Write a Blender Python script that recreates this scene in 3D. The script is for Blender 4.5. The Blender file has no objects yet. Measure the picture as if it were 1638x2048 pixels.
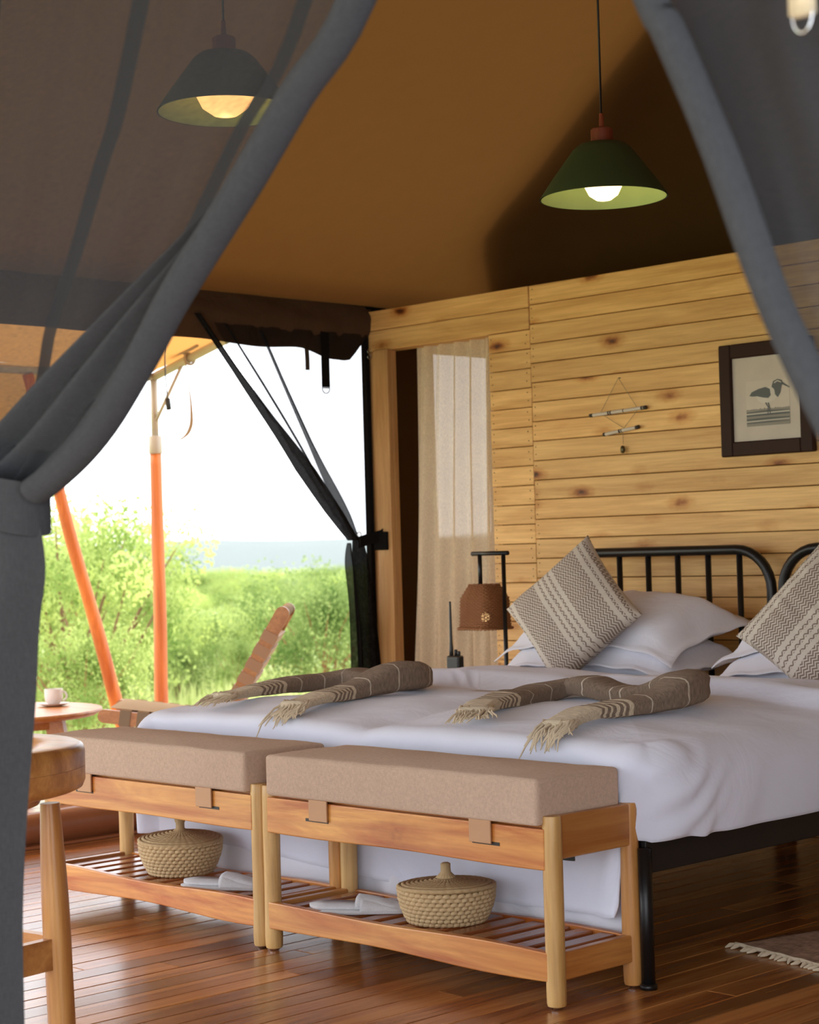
import bpy, bmesh, math, random
from mathutils import Vector, Matrix, noise
random.seed(7)
S = bpy.context.scene
COL = S.collection
PI = math.pi

# ------------------------------------------------------------------ camera
H = 1.05
F_PX, ROLL, PITCH, YAW = 3741.5, math.radians(-1.602), math.radians(1.177), math.radians(-45.99)
Fv = Vector((math.sin(YAW)*math.cos(PITCH), math.cos(YAW)*math.cos(PITCH), math.sin(PITCH)))
r0 = Vector((math.cos(YAW), -math.sin(YAW), 0)); u0 = r0.cross(Fv)
Rv = math.cos(ROLL)*r0 + math.sin(ROLL)*u0
Uv = -math.sin(ROLL)*r0 + math.cos(ROLL)*u0
cam_d = bpy.data.cameras.new('camera'); cam = bpy.data.objects.new('camera', cam_d); COL.objects.link(cam)
cam.matrix_world = Matrix(((Rv.x, Uv.x, -Fv.x, 0), (Rv.y, Uv.y, -Fv.y, 0), (Rv.z, Uv.z, -Fv.z, H), (0, 0, 0, 1)))
cam_d.sensor_fit = 'HORIZONTAL'; cam_d.sensor_width = 24.0; cam_d.lens = F_PX/1638*24.0
cam_d.clip_start = 0.05; cam_d.clip_end = 6000
cam_d.dof.use_dof = True; cam_d.dof.focus_distance = 4.7; cam_d.dof.aperture_fstop = 5.6
S.camera = cam

# ------------------------------------------------------------------ sky, sun, exposure
world = bpy.data.worlds.new('overcast_sky'); S.world = world; world.use_nodes = True
wn = world.node_tree.nodes; wl = world.node_tree.links
wn.clear()
wo = wn.new('ShaderNodeOutputWorld'); bg = wn.new('ShaderNodeBackground')
tc = wn.new('ShaderNodeTexCoord'); nz = wn.new('ShaderNodeTexNoise'); nz.inputs['Scale'].default_value = 2.2; nz.inputs['Detail'].default_value = 4
rp = wn.new('ShaderNodeValToRGB'); rp.color_ramp.elements[0].position = .3; rp.color_ramp.elements[0].color = (.80, .86, .95, 1)
rp.color_ramp.elements[1].position = .7; rp.color_ramp.elements[1].color = (.97, .98, 1, 1)
wl.new(tc.outputs['Generated'], nz.inputs['Vector']); wl.new(nz.outputs['Fac'], rp.inputs['Fac'])
wl.new(rp.outputs['Color'], bg.inputs['Color']); bg.inputs['Strength'].default_value = 3.0
wl.new(bg.outputs[0], wo.inputs['Surface'])
sd = bpy.data.lights.new('hazy_sun', 'SUN'); sd.energy = 2.4; sd.angle = math.radians(18); sd.color = (1, .95, .86)
sun = bpy.data.objects.new('hazy_sun', sd); COL.objects.link(sun)
sun.rotation_euler = Vector((.35, .25, -.9)).to_track_quat('-Z', 'Y').to_euler()
S.view_settings.view_transform = 'Standard'; S.view_settings.look = 'None'
S.view_settings.exposure = 0.40; S.view_settings.gamma = 1.0; S.view_settings.use_curve_mapping = False
try: S.cycles.transparent_max_bounces = 24
except Exception: pass

# ------------------------------------------------------------------ helpers
WL = {}
def tag(o, label=None, cat=None, group=None, kind=None):
    if label: o['label'] = label
    if cat: o['category'] = cat
    if group: o['group'] = group
    if kind: o['kind'] = kind
    return o
def empty(name, loc, label=None, cat=None, group=None, kind=None):
    o = bpy.data.objects.new(name, None); COL.objects.link(o); o.location = loc; o.empty_display_size = .05
    WL[o.name] = Vector(loc); return tag(o, label, cat, group, kind)
def mk(name, V, F, mat, parent=None, smooth=True, uv=None, sharp=None, kind=None, mats=None, fmat=None, origin=None):
    if origin is None:
        lo = [min(v[i] for v in V) for i in range(3)]; hi = [max(v[i] for v in V) for i in range(3)]
        origin = Vector(((lo[0]+hi[0])/2, (lo[1]+hi[1])/2, (lo[2]+hi[2])/2 if parent else lo[2]))
    else: origin = Vector(origin)
    me = bpy.data.meshes.new(name)
    me.from_pydata([(v[0]-origin.x, v[1]-origin.y, v[2]-origin.z) for v in V], [], F)
    if uv:
        ul = me.uv_layers.new(name='UVMap')
        for p in me.polygons:
            for li in p.loop_indices: ul.data[li].uv = uv[me.loops[li].vertex_index]
    for m in (mats or [mat]): me.materials.append(m)
    if fmat:
        for p, i in zip(me.polygons, fmat): p.material_index = i
    if smooth:
        for p in me.polygons: p.use_smooth = True
        if sharp: me.set_sharp_from_angle(angle=math.radians(sharp))
    me.update()
    o = bpy.data.objects.new(name, me); COL.objects.link(o); WL[o.name] = origin
    if parent: o.parent = parent; o.location = origin - WL[parent.name]
    else: o.location = origin
    if kind: o['kind'] = kind
    return o
def dup(root, d, label=None):
    r = root.copy(); COL.objects.link(r); WL[r.name] = WL[root.name]+Vector(d); r.location = WL[r.name]
    if label: r['label'] = label
    for ch in list(root.children):
        c = ch.copy(); COL.objects.link(c); c.parent = r; WL[c.name] = WL[ch.name]+Vector(d)
        for g in list(ch.children):
            e = g.copy(); COL.objects.link(e); e.parent = c; WL[e.name] = WL[g.name]+Vector(d)
    return r
def join(*parts):
    V = []; F = []
    for v, f in parts:
        n = len(V); V += list(v); F += [tuple(i+n for i in q) for q in f]
    return V, F
def cbox(x, y, z, b=.002):
    """box with chamfered edges"""
    bm = bmesh.new(); bmesh.ops.create_cube(bm, size=1)
    for v in bm.verts:
        v.co = Vector((x[0]+(v.co.x+.5)*(x[1]-x[0]), y[0]+(v.co.y+.5)*(y[1]-y[0]), z[0]+(v.co.z+.5)*(z[1]-z[0])))
    if b: bmesh.ops.bevel(bm, geom=bm.edges[:], offset=b, segments=1, affect='EDGES')
    V = [v.co.copy() for v in bm.verts]; F = [tuple(v.index for v in f.verts) for f in bm.faces]
    bm.free(); return V, F
def box(name, x, y, z, mat, parent=None, b=.002, **k):
    V, F = cbox(x, y, z, b); return mk(name, V, F, mat, parent, smooth=False, **k)
def tube(P, rad, n=10, cap=True, closed=False, flat=1.0, up=None):
    P = [Vector(p) for p in P]; m = len(P); V = []; F = []
    if not isinstance(rad, (list, tuple)): rad = [rad]*m
    prev = None
    for i, p in enumerate(P):
        if closed: t = P[(i+1) % m]-P[i-1]
        else: t = P[min(i+1, m-1)]-P[max(i-1, 0)]
        t.normalize()
        if prev is None:
            a = Vector(up) if up else (Vector((0, 0, 1)) if abs(t.z) < .9 else Vector((1, 0, 0)))
        else: a = prev
        a = (a - t*a.dot(t)); a.normalize(); b = t.cross(a); prev = a
        for k in range(n):
            an = 2*PI*k/n; V.append(p + a*math.cos(an)*rad[i]*flat + b*math.sin(an)*rad[i])
    for i in range(m if closed else m-1):
        j = (i+1) % m
        for k in range(n): F.append((i*n+k, i*n+(k+1) % n, j*n+(k+1) % n, j*n+k))
    if cap and not closed:
        F.append(tuple(range(n-1, -1, -1))); F.append(tuple((m-1)*n+k for k in range(n)))
    return V, F
def lathe(prof, c=(0, 0, 0), n=32, fn=None, cap=True):
    V = []; F = []
    for r, z in prof:
        for k in range(n):
            a = 2*PI*k/n; rr = r if fn is None else fn(r, z, a)
            V.append(Vector((c[0]+rr*math.cos(a), c[1]+rr*math.sin(a), c[2]+z)))
    for i in range(len(prof)-1):
        for k in range(n): F.append((i*n+k, i*n+(k+1) % n, (i+1)*n+(k+1) % n, (i+1)*n+k))
    if cap and prof[0][0] > 1e-4: F.append(tuple(range(n-1, -1, -1)))
    if cap and prof[-1][0] > 1e-4: F.append(tuple((len(prof)-1)*n+k for k in range(n)))
    return V, F
def grid(nu, nv, fn, uvf=None):
    V = []; F = []; UV = []
    for j in range(nv+1):
        for i in range(nu+1):
            V.append(Vector(fn(i/nu, j/nv))); UV.append(uvf(i/nu, j/nv) if uvf else (i/nu, j/nv))
    for j in range(nv):
        for i in range(nu):
            a = j*(nu+1)+i; F.append((a, a+1, a+nu+2, a+nu+1))
    return V, F, UV
def bez(pts, n=8):
    """catmull-rom through points"""
    P = [Vector(p) for p in pts]; out = []
    for i in range(len(P)-1):
        p0 = P[max(i-1, 0)]; p1 = P[i]; p2 = P[i+1]; p3 = P[min(i+2, len(P)-1)]
        for k in range(n):
            t = k/n; out.append(.5*((2*p1)+(p2-p0)*t+(2*p0-5*p1+4*p2-p3)*t*t+(3*p1-p0-3*p2+p3)*t**3))
    out.append(P[-1]); return out
def lerp(a, b, t): return a+(b-a)*t
def sst(a, b, x):
    t = min(1, max(0, (x-a)/(b-a))); return t*t*(3-2*t)
def N3(x, y, z=0): return noise.noise(Vector((x, y, z)))

# ------------------------------------------------------------------ materials
class NT:
    def __init__(s, name):
        s.m = bpy.data.materials.new(name); s.m.use_nodes = True; s.t = s.m.node_tree; s.n = s.t.nodes; s.l = s.t.links
        s.n.clear(); s.out = s.n.new('ShaderNodeOutputMaterial')
    def new(s, ty, **k):
        x = s.n.new(ty)
        for a, b in k.items():
            if a.startswith('_'): setattr(x, a[1:], b)
            else: x.inputs[a.replace('__', ' ')].default_value = b
        return x
    def link(s, a, b): s.l.new(a, b)
def princ(name, col, rough=.6, metal=0, coat=0, emit=None, es=0, spec=.5, sheen=0):
    t = NT(name); b = t.new('ShaderNodeBsdfPrincipled'); b.inputs['Base Color'].default_value = (*col, 1)
    b.inputs['Roughness'].default_value = rough; b.inputs['Metallic'].default_value = metal
    b.inputs['Coat Weight'].default_value = coat; b.inputs['Specular IOR Level'].default_value = spec
    b.inputs['Sheen Weight'].default_value = sheen
    if emit: b.inputs['Emission Color'].default_value = (*emit, 1); b.inputs['Emission Strength'].default_value = es
    # slight mottling so nothing is perfectly flat
    tc = t.new('ShaderNodeTexCoord'); n = t.new('ShaderNodeTexNoise'); n.inputs['Scale'].default_value = 14; n.inputs['Detail'].default_value = 5
    t.link(tc.outputs['Object'], n.inputs['Vector'])
    hs = t.new('ShaderNodeMix', _data_type='RGBA'); hs.inputs[6].default_value = (*[c*.86 for c in col], 1); hs.inputs[7].default_value = (*[min(1, c*1.1) for c in col], 1)
    t.link(n.outputs['Fac'], hs.inputs[0]); t.link(hs.outputs[2], b.inputs['Base Color'])
    t.link(b.outputs[0], t.out.inputs['Surface']); t.b = b
    return t.m
def wood(name, light, dark, axis, rough=.45, coat=0.0, knots=0.0, vary=.25, scale=1.0, ring=1.0, kdepth=1.0):
    """grain along axis 0/1/2; colour shifts from piece to piece"""
    t = NT(name); b = t.new('ShaderNodeBsdfPrincipled', Roughness=rough); b.inputs['Coat Weight'].default_value = coat; b.inputs['Coat Roughness'].default_value = .25
    tc = t.new('ShaderNodeTexCoord'); oi = t.new('ShaderNodeObjectInfo')
    mul = t.new('ShaderNodeVectorMath', _operation='MULTIPLY_ADD'); comb = t.new('ShaderNodeCombineXYZ')
    for i in range(3): t.link(oi.outputs['Random'], comb.inputs[i])
    mul.inputs[1].default_value = (37, 53, 71)
    t.link(comb.outputs[0], mul.inputs[0]); t.link(tc.outputs['Object'], mul.inputs[2])
    def mapped(s, st, dep=1.0):
        mp = t.new('ShaderNodeMapping'); sc = [s, s*(dep if axis == 0 else 1), s]; sc[axis] = s*st; mp.inputs['Scale'].default_value = sc
        t.link(mul.outputs[0], mp.inputs['Vector']); return mp.outputs[0]
    n1 = t.new('ShaderNodeTexNoise', Scale=1.0, Detail=6.0, Roughness=.6, Distortion=.6*ring); t.link(mapped(16*scale, .10), n1.inputs['Vector'])
    wv = t.new('ShaderNodeTexNoise', Scale=1.0, Detail=4.0, Roughness=.55, Distortion=.2); t.link(mapped(110*scale, .035), wv.inputs['Vector'])
    r1 = t.new('ShaderNodeValToRGB'); r1.color_ramp.elements[0].position = .36; r1.color_ramp.elements[1].position = .62
    r1.color_ramp.elements[0].color = (*dark, 1); r1.color_ramp.elements[1].color = (*light, 1); t.link(n1.outputs['Fac'], r1.inputs['Fac'])
    mx = t.new('ShaderNodeMix', _data_type='RGBA', _blend_type='MULTIPLY'); mx.inputs[0].default_value = .45
    r2 = t.new('ShaderNodeValToRGB'); r2.color_ramp.elements[0].position = .38; r2.color_ramp.elements[1].position = .6
    r2.color_ramp.elements[0].color = (.74, .66, .58, 1); r2.color_ramp.elements[1].color = (1, 1, 1, 1); t.link(wv.outputs['Fac'], r2.inputs['Fac'])
    t.link(r1.outputs['Color'], mx.inputs[6]); t.link(r2.outputs['Color'], mx.inputs[7]); cur = mx.outputs[2]
    if knots:
        vo = t.new('ShaderNodeTexVoronoi', Scale=1.0, Randomness=1.0); t.link(mapped(knots, .42, kdepth), vo.inputs['Vector'])
        nn = t.new('ShaderNodeTexNoise', Scale=1.0, Detail=3.0); t.link(mapped(60, .6), nn.inputs['Vector'])
        ad = t.new('ShaderNodeMath', _operation='MULTIPLY_ADD'); ad.inputs[1].default_value = .10; t.link(nn.outputs['Fac'], ad.inputs[0]); t.link(vo.outputs['Distance'], ad.inputs[2])
        rk = t.new('ShaderNodeValToRGB'); e = rk.color_ramp.elements; e[0].position = .085; e[0].color = (.10, .035, .01, 1); e[1].position = .30; e[1].color = (1, 1, 1, 1)
        e2 = e.new(.13); e2.color = (.42, .22, .10, 1); e3 = e.new(.19); e3.color = (.80, .66, .5, 1)
        t.link(ad.outputs[0], rk.inputs['Fac'])
        mk_ = t.new('ShaderNodeMix', _data_type='RGBA', _blend_type='MULTIPLY'); mk_.inputs[0].default_value = 1; t.link(cur, mk_.inputs[6]); t.link(rk.outputs['Color'], mk_.inputs[7]); cur = mk_.outputs[2]
    hsv = t.new('ShaderNodeHueSaturation'); mr = t.new('ShaderNodeMapRange'); mr.inputs['To Min'].default_value = 1-vary; mr.inputs['To Max'].default_value = 1+vary
    t.link(oi.outputs['Random'], mr.inputs['Value']); t.link(mr.outputs[0], hsv.inputs['Value']); t.link(cur, hsv.inputs['Color'])
    t.link(hsv.outputs[0], b.inputs['Base Color'])
    bp = t.new('ShaderNodeBump', Strength=.15, Distance=.002); t.link(wv.outputs['Fac'], bp.inputs['Height']); t.link(bp.outputs[0], b.inputs['Normal'])
    t.link(b.outputs[0], t.out.inputs['Surface']); return t.m
def cloth(name, col, rough=.85, trans=0.0, alpha=1.0, weave=0, wstr=.3, tcol=None, mott=.12, wrinkle=0.0, wscale=6, zline=0.0):
    """fabric: diffuse plus light passing through, optional see-through netting"""
    t = NT(name); b = t.new('ShaderNodeBsdfDiffuse', Roughness=.6)
    tc = t.new('ShaderNodeTexCoord'); n = t.new('ShaderNodeTexNoise', Scale=9.0, Detail=6.0); t.link(tc.outputs['Object'], n.inputs['Vector'])
    mx = t.new('ShaderNodeMix', _data_type='RGBA'); mx.inputs[6].default_value = (*[c*(1-mott) for c in col], 1); mx.inputs[7].default_value = (*[min(1, c*(1+mott)) for c in col], 1)
    t.link(n.outputs['Fac'], mx.inputs[0]); cur = mx.outputs[2]; hgt = None
    if weave:
        ws = []
        for ax in (0, 1, 2):
            mp = t.new('ShaderNodeMapping'); sc = [weave*.12]*3; sc[ax] = weave; mp.inputs['Scale'].default_value = sc
            t.link(tc.outputs['Object'], mp.inputs['Vector']); w = t.new('ShaderNodeTexNoise', Scale=1.0, Detail=2.0); t.link(mp.outputs[0], w.inputs['Vector']); ws.append(w.outputs['Fac'])
        a = t.new('ShaderNodeMath', _operation='ADD'); t.link(ws[0], a.inputs[0]); t.link(ws[1], a.inputs[1])
        a2 = t.new('ShaderNodeMath', _operation='ADD'); t.link(a.outputs[0], a2.inputs[0]); t.link(ws[2], a2.inputs[1])
        mr = t.new('ShaderNodeMapRange'); mr.inputs['From Min'].default_value = 1.15; mr.inputs['From Max'].default_value = 1.85
        mr.inputs['To Min'].default_value = 1-wstr; mr.inputs['To Max'].default_value = 1+wstr; t.link(a2.outputs[0], mr.inputs['Value'])
        vm = t.new('ShaderNodeVectorMath', _operation='SCALE'); t.link(cur, vm.inputs[0]); t.link(mr.outputs[0], vm.inputs['Scale']); cur = vm.outputs[0]; hgt = a2.outputs[0]
    t.link(cur, b.inputs['Color']); sh = b.outputs[0]
    nb = None
    if wrinkle:
        wn_ = t.new('ShaderNodeTexNoise', Scale=float(wscale), Detail=5.0, Distortion=1.2); t.link(tc.outputs['Object'], wn_.inputs['Vector'])
        bp = t.new('ShaderNodeBump', Strength=wrinkle, Distance=.03); t.link(wn_.outputs['Fac'], bp.inputs['Height']); nb = bp.outputs[0]
    if hgt is not None:
        bp = t.new('ShaderNodeBump', Strength=.25, Distance=.001); t.link(hgt, bp.inputs['Height'])
        if nb: t.link(nb, bp.inputs['Normal'])
        nb = bp.outputs[0]
    if nb: t.link(nb, b.inputs['Normal'])
    if trans:
        tr = t.new('ShaderNodeBsdfTranslucent'); tr.inputs['Color'].default_value = (*(tcol or col), 1)
        ms = t.new('ShaderNodeMixShader'); ms.inputs[0].default_value = trans; t.link(sh, ms.inputs[1]); t.link(tr.outputs[0], ms.inputs[2]); sh = ms.outputs[0]
    if alpha < 1:
        tp = t.new('ShaderNodeBsdfTransparent'); ms = t.new('ShaderNodeMixShader'); ms.inputs[0].default_value = alpha
        if zline:
            mp = t.new('ShaderNodeMapping'); mp.inputs['Scale'].default_value = (60, 60, zline); t.link(tc.outputs['Object'], mp.inputs['Vector'])
            w = t.new('ShaderNodeTexNoise', Scale=1.0, Detail=1.0); t.link(mp.outputs[0], w.inputs['Vector'])
            mr = t.new('ShaderNodeMapRange'); mr.inputs['From Min'].default_value = .3; mr.inputs['From Max'].default_value = .7
            mr.inputs['To Min'].default_value = alpha-.07; mr.inputs['To Max'].default_value = min(1, alpha+.07); t.link(w.outputs['Fac'], mr.inputs['Value']); t.link(mr.outputs[0], ms.inputs[0])
        t.link(tp.outputs[0], ms.inputs[1]); t.link(sh, ms.inputs[2]); sh = ms.outputs[0]
    t.link(sh, t.out.inputs['Surface']); return t.m

M = {}
M['floor'] = wood('varnished_floor_wood', (.56, .25, .075), (.27, .085, .022), 1, rough=.26, coat=.4, vary=.42, scale=.8)
M['pine'] = wood('pine_board', (.84, .53, .20), (.66, .37, .12), 0, rough=.55, knots=7.0, vary=.10, kdepth=0.0)
M['pine_v'] = wood('pine_post_wood', (.62, .36, .14), (.46, .24, .08), 2, rough=.55, vary=.05)
M['teak'] = wood('oiled_teak', (.84, .40, .10), (.50, .125, .018), 0, rough=.33, coat=.25, knots=4.0, vary=.12, scale=.7, ring=2.2, kdepth=0.0)
M['teak_y'] = wood('oiled_teak_cross', (.66, .31, .085), (.44, .16, .035), 1, rough=.33, coat=.25, vary=.12, scale=.7, ring=2)
M['teak_slat'] = wood('red_teak_slat', (.46, .16, .05), (.28, .08, .022), 1, rough=.25, coat=.4, vary=.15)
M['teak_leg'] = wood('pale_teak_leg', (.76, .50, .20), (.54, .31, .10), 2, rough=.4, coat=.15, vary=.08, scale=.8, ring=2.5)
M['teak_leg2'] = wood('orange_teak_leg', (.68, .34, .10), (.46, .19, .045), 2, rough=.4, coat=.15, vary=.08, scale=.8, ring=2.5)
M['stool'] = wood('side_table_wood', (.78, .42, .13), (.42, .16, .04), 2, rough=.35, coat=.3, vary=.05, scale=.55, ring=1.5)
M['stooltop'] = wood('side_table_top_wood', (.76, .38, .12), (.40, .15, .04), 0, rough=.35, coat=.3, vary=.12, scale=.55, ring=1.5)
M['deckfurn'] = wood('veranda_furniture_wood', (.66, .30, .09), (.50, .19, .05), 0, rough=.4, coat=.2, vary=.05)
M['pole'] = wood('orange_pole_wood', (.66, .19, .035), (.42, .095, .015), 2, rough=.5, knots=2.6, vary=.06, scale=.6)
M['white'] = cloth('white_bed_linen', (.84, .87, .98), trans=.08, mott=.02, wrinkle=.25, wscale=5)
M['white2'] = cloth('white_pillow_linen', (.86, .87, .94), trans=.08, mott=.02, wrinkle=.3, wscale=7)
M['cushion'] = cloth('taupe_bench_fabric', (.60, .45, .345), weave=900, wstr=.12, mott=.04)
M['leather'] = princ('tan_leather', (.52, .29, .15), rough=.5)
M['roll_leather'] = princ('brown_coated_canvas', (.30, .11, .045), rough=.35)
M['black'] = princ('black_metal', (.012, .012, .013), rough=.35, metal=.3)
M['black_board'] = princ('black_rail_paint', (.014, .013, .013), rough=.55)
M['canvas'] = cloth('brown_tent_canvas', (.10, .052, .019), trans=.105, tcol=(.27, .115, .026), mott=.10, wrinkle=.25, wscale=1.6)
M['canvas_dark'] = cloth('dark_rolled_canvas', (.085, .05, .028), mott=.2, wrinkle=.5)
M['black_cloth'] = cloth('black_webbing', (.012, .011, .010), mott=.2)
M['awning'] = cloth('tan_awning_canvas', (.50, .26, .09), trans=.34, tcol=(.70, .33, .09), mott=.08, wrinkle=.3, wscale=2)
M['pipe'] = princ('cream_painted_pipe', (.42, .36, .28), rough=.4)
M['strap'] = cloth('beige_webbing', (.55, .46, .31), weave=300, wstr=.2)
M['taupe_strap'] = cloth('taupe_canvas_tie', (.36, .27, .18), mott=.1)
M['metal'] = princ('chrome_ring', (.75, .75, .75), rough=.25, metal=1)
M['net_black'] = cloth('black_mosquito_net', (.02, .02, .02), alpha=.58, mott=.3)
M['net_fold'] = cloth('layered_black_net', (.016, .015, .014), alpha=.992, mott=.4, weave=500, wstr=.6)
M['net_mid'] = cloth('double_black_net', (.02, .02, .02), alpha=.93, mott=.4)
M['net_grey'] = cloth('grey_curtain_net', (.058, .060, .064), alpha=.72, trans=.15, mott=.05, zline=900)
M['net_grey_dense'] = cloth('grey_curtain_folded_hem', (.058, .060, .064), mott=.05, weave=700, wstr=.12)
M['linen'] = cloth('sand_linen_curtain', (.92, .76, .54), trans=.36, tcol=(.90, .76, .55), alpha=.94, weave=900, wstr=.25)
M['green_out'] = princ('dark_green_shade', (.035, .06, .02), rough=.75)
M['green_in'] = princ('pale_green_shade_lining', (.34, .47, .18), rough=.8)
M['redwood'] = wood('red_wood_cap', (.22, .045, .02), (.11, .02, .01), 2, vary=.0)
M['bulb'] = princ('lit_bulb', (1, .8, .5), emit=(1, .72, .36), es=2.6)
M['bulb_amber'] = princ('amber_lit_bulb', (1, .6, .3), emit=(1, .47, .15), es=3.2)
M['bulb_s'] = princ('small_lit_bulb', (1, .8, .5), emit=(1, .66, .28), es=6.0)
M['wicker'] = princ('brown_wicker', (.30, .125, .045), rough=.6)
M['straw'] = princ('pale_straw', (.60, .44, .24), rough=.75)
M['straw_lid'] = princ('straw_lid', (.52, .37, .19), rough=.75)
M['slipper'] = cloth('white_cotton_slipper', (.66, .66, .68), weave=350, wstr=.06, mott=.03)
M['frame'] = princ('dark_brown_frame', (.030, .011, .007), rough=.6, spec=.2)
M['mat'] = princ('cream_mount_board', (.56, .50, .42), rough=.8)
M['paper'] = princ('print_paper', (.60, .54, .45), rough=.8)
M['ink'] = princ('grey_ink', (.12, .13, .13), rough=.8)
M['ink_mid'] = princ('mid_grey_ink', (.28, .26, .22), rough=.8)
M['ink_white'] = princ('white_ink', (.62, .58, .50), rough=.8)
M['quill'] = princ('cream_quill', (.62, .56, .47), rough=.5)
M['darkbrown'] = princ('dark_tip', (.02, .015, .012), rough=.5)
M['string'] = princ('thin_string', (.36, .27, .15), rough=.8)
M['porcelain'] = princ('white_porcelain', (.82, .80, .78), rough=.25)
M['saucer'] = princ('pale_saucer', (.5, .36, .28), rough=.3)
M['radio'] = princ('black_plastic', (.016, .018, .018), rough=.45)
M['rug'] = cloth('brown_woven_rug', (.30, .19, .135), weave=260, wstr=.4)
M['cream'] = cloth('cream_cotton', (.68, .58, .43), mott=.1)
M['dirt'] = princ('brown_bark', (.22, .11, .06), rough=.9)
M['bark_red'] = princ('reddish_bark', (.36, .155, .08), rough=.9)

def leafmat(name, a, b):
    t = NT(name); d = t.new('ShaderNodeBsdfDiffuse'); tr = t.new('ShaderNodeBsdfTranslucent'); tc = t.new('ShaderNodeTexCoord'); oi = t.new('ShaderNodeObjectInfo')
    n = t.new('ShaderNodeTexNoise', Scale=.9, Detail=5.0); t.link(tc.outputs['Object'], n.inputs['Vector'])
    r = t.new('ShaderNodeValToRGB'); r.color_ramp.elements[0].position = .35; r.color_ramp.elements[1].position = .62
    r.color_ramp.elements[0].color = (*a, 1); r.color_ramp.elements[1].color = (*b, 1); t.link(n.outputs['Fac'], r.inputs['Fac'])
    hs = t.new('ShaderNodeHueSaturation'); mr = t.new('ShaderNodeMapRange'); mr.inputs['To Min'].default_value = .478; mr.inputs['To Max'].default_value = .508
    t.link(oi.outputs['Random'], mr.inputs['Value']); t.link(mr.outputs[0], hs.inputs['Hue']); t.link(r.outputs['Color'], hs.inputs['Color'])
    m2 = t.new('ShaderNodeMapRange'); m2.inputs['To Min'].default_value = 1.2; m2.inputs['To Max'].default_value = .62; t.link(oi.outputs['Random'], m2.inputs['Value']); t.link(m2.outputs[0], hs.inputs['Value'])
    t.link(hs.outputs[0], d.inputs['Color']); t.link(hs.outputs[0], tr.inputs['Color'])
    ms = t.new('ShaderNodeMixShader'); ms.inputs[0].default_value = .45; t.link(d.outputs[0], ms.inputs[1]); t.link(tr.outputs[0], ms.inputs[2]); t.link(ms.outputs[0], t.out.inputs['Surface']); return t.m
M['leaf'] = leafmat('acacia_leaf', (.15, .25, .06), (.56, .66, .24))
M['leaf_dark'] = leafmat('thicket_leaf', (.10, .18, .05), (.44, .55, .17))
M['grass'] = leafmat('grass_blade', (.42, .50, .16), (.72, .76, .36))
M['ground'] = princ('grassy_ground', (.42, .48, .20), rough=.95)
M['far'] = princ('distant_savanna', (.10, .125, .115), rough=1)

def ikat(name):
    """zigzag and diamond bands, woven cushion; UV in metres"""
    t = NT(name); b = t.new('ShaderNodeBsdfPrincipled', Roughness=.9); uv = t.new('ShaderNodeUVMap'); sp = t.new('ShaderNodeSeparateXYZ'); t.link(uv.outputs[0], sp.inputs[0])
    def m(op, a, bb=None, c=None):
        x = t.new('ShaderNodeMath', _operation=op)
        for i, q in enumerate((a, bb, c)):
            if q is None: continue
            if isinstance(q, (int, float)): x.inputs[i].default_value = q
            else: t.link(q, x.inputs[i])
        return x.outputs[0]
    u, v = sp.outputs[0], sp.outputs[1]
    tri = m('PINGPONG', m('MULTIPLY', v, 1.0), .010)             # zigzag along v
    zz = m('PINGPONG', m('ADD', u, tri), .0058)                  # chevron stripes across u
    dark = m('GREATER_THAN', zz, .0027)
    # plain cream stripes across u at given band pattern (period .17 m: stripe group)
    band = m('PINGPONG', m('ADD', u, .012), .095)
    s1 = m('LESS_THAN', m('ABSOLUTE', m('SUBTRACT', band, .012)), .006)
    s2 = m('LESS_THAN', m('ABSOLUTE', m('SUBTRACT', band, .036)), .008)
    plain = m('MAXIMUM', s1, s2); keep = m('MULTIPLY', dark, m('SUBTRACT', 1.0, plain))
    mx = t.new('ShaderNodeMix', _data_type='RGBA'); mx.inputs[6].default_value = (.60, .55, .48, 1); mx.inputs[7].default_value = (.22, .165, .135, 1); t.link(keep, mx.inputs[0])
    t.link(mx.outputs[2], b.inputs['Base Color']); bp = t.new('ShaderNodeBump', Strength=.4, Distance=.002); t.link(m('SUBTRACT', 1.0, keep), bp.inputs['Height']); t.link(bp.outputs[0], b.inputs['Normal'])
    t.link(b.outputs[0], t.out.inputs['Surface']); return t.m
M['ikat'] = ikat('taupe_zigzag_weave')
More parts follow.
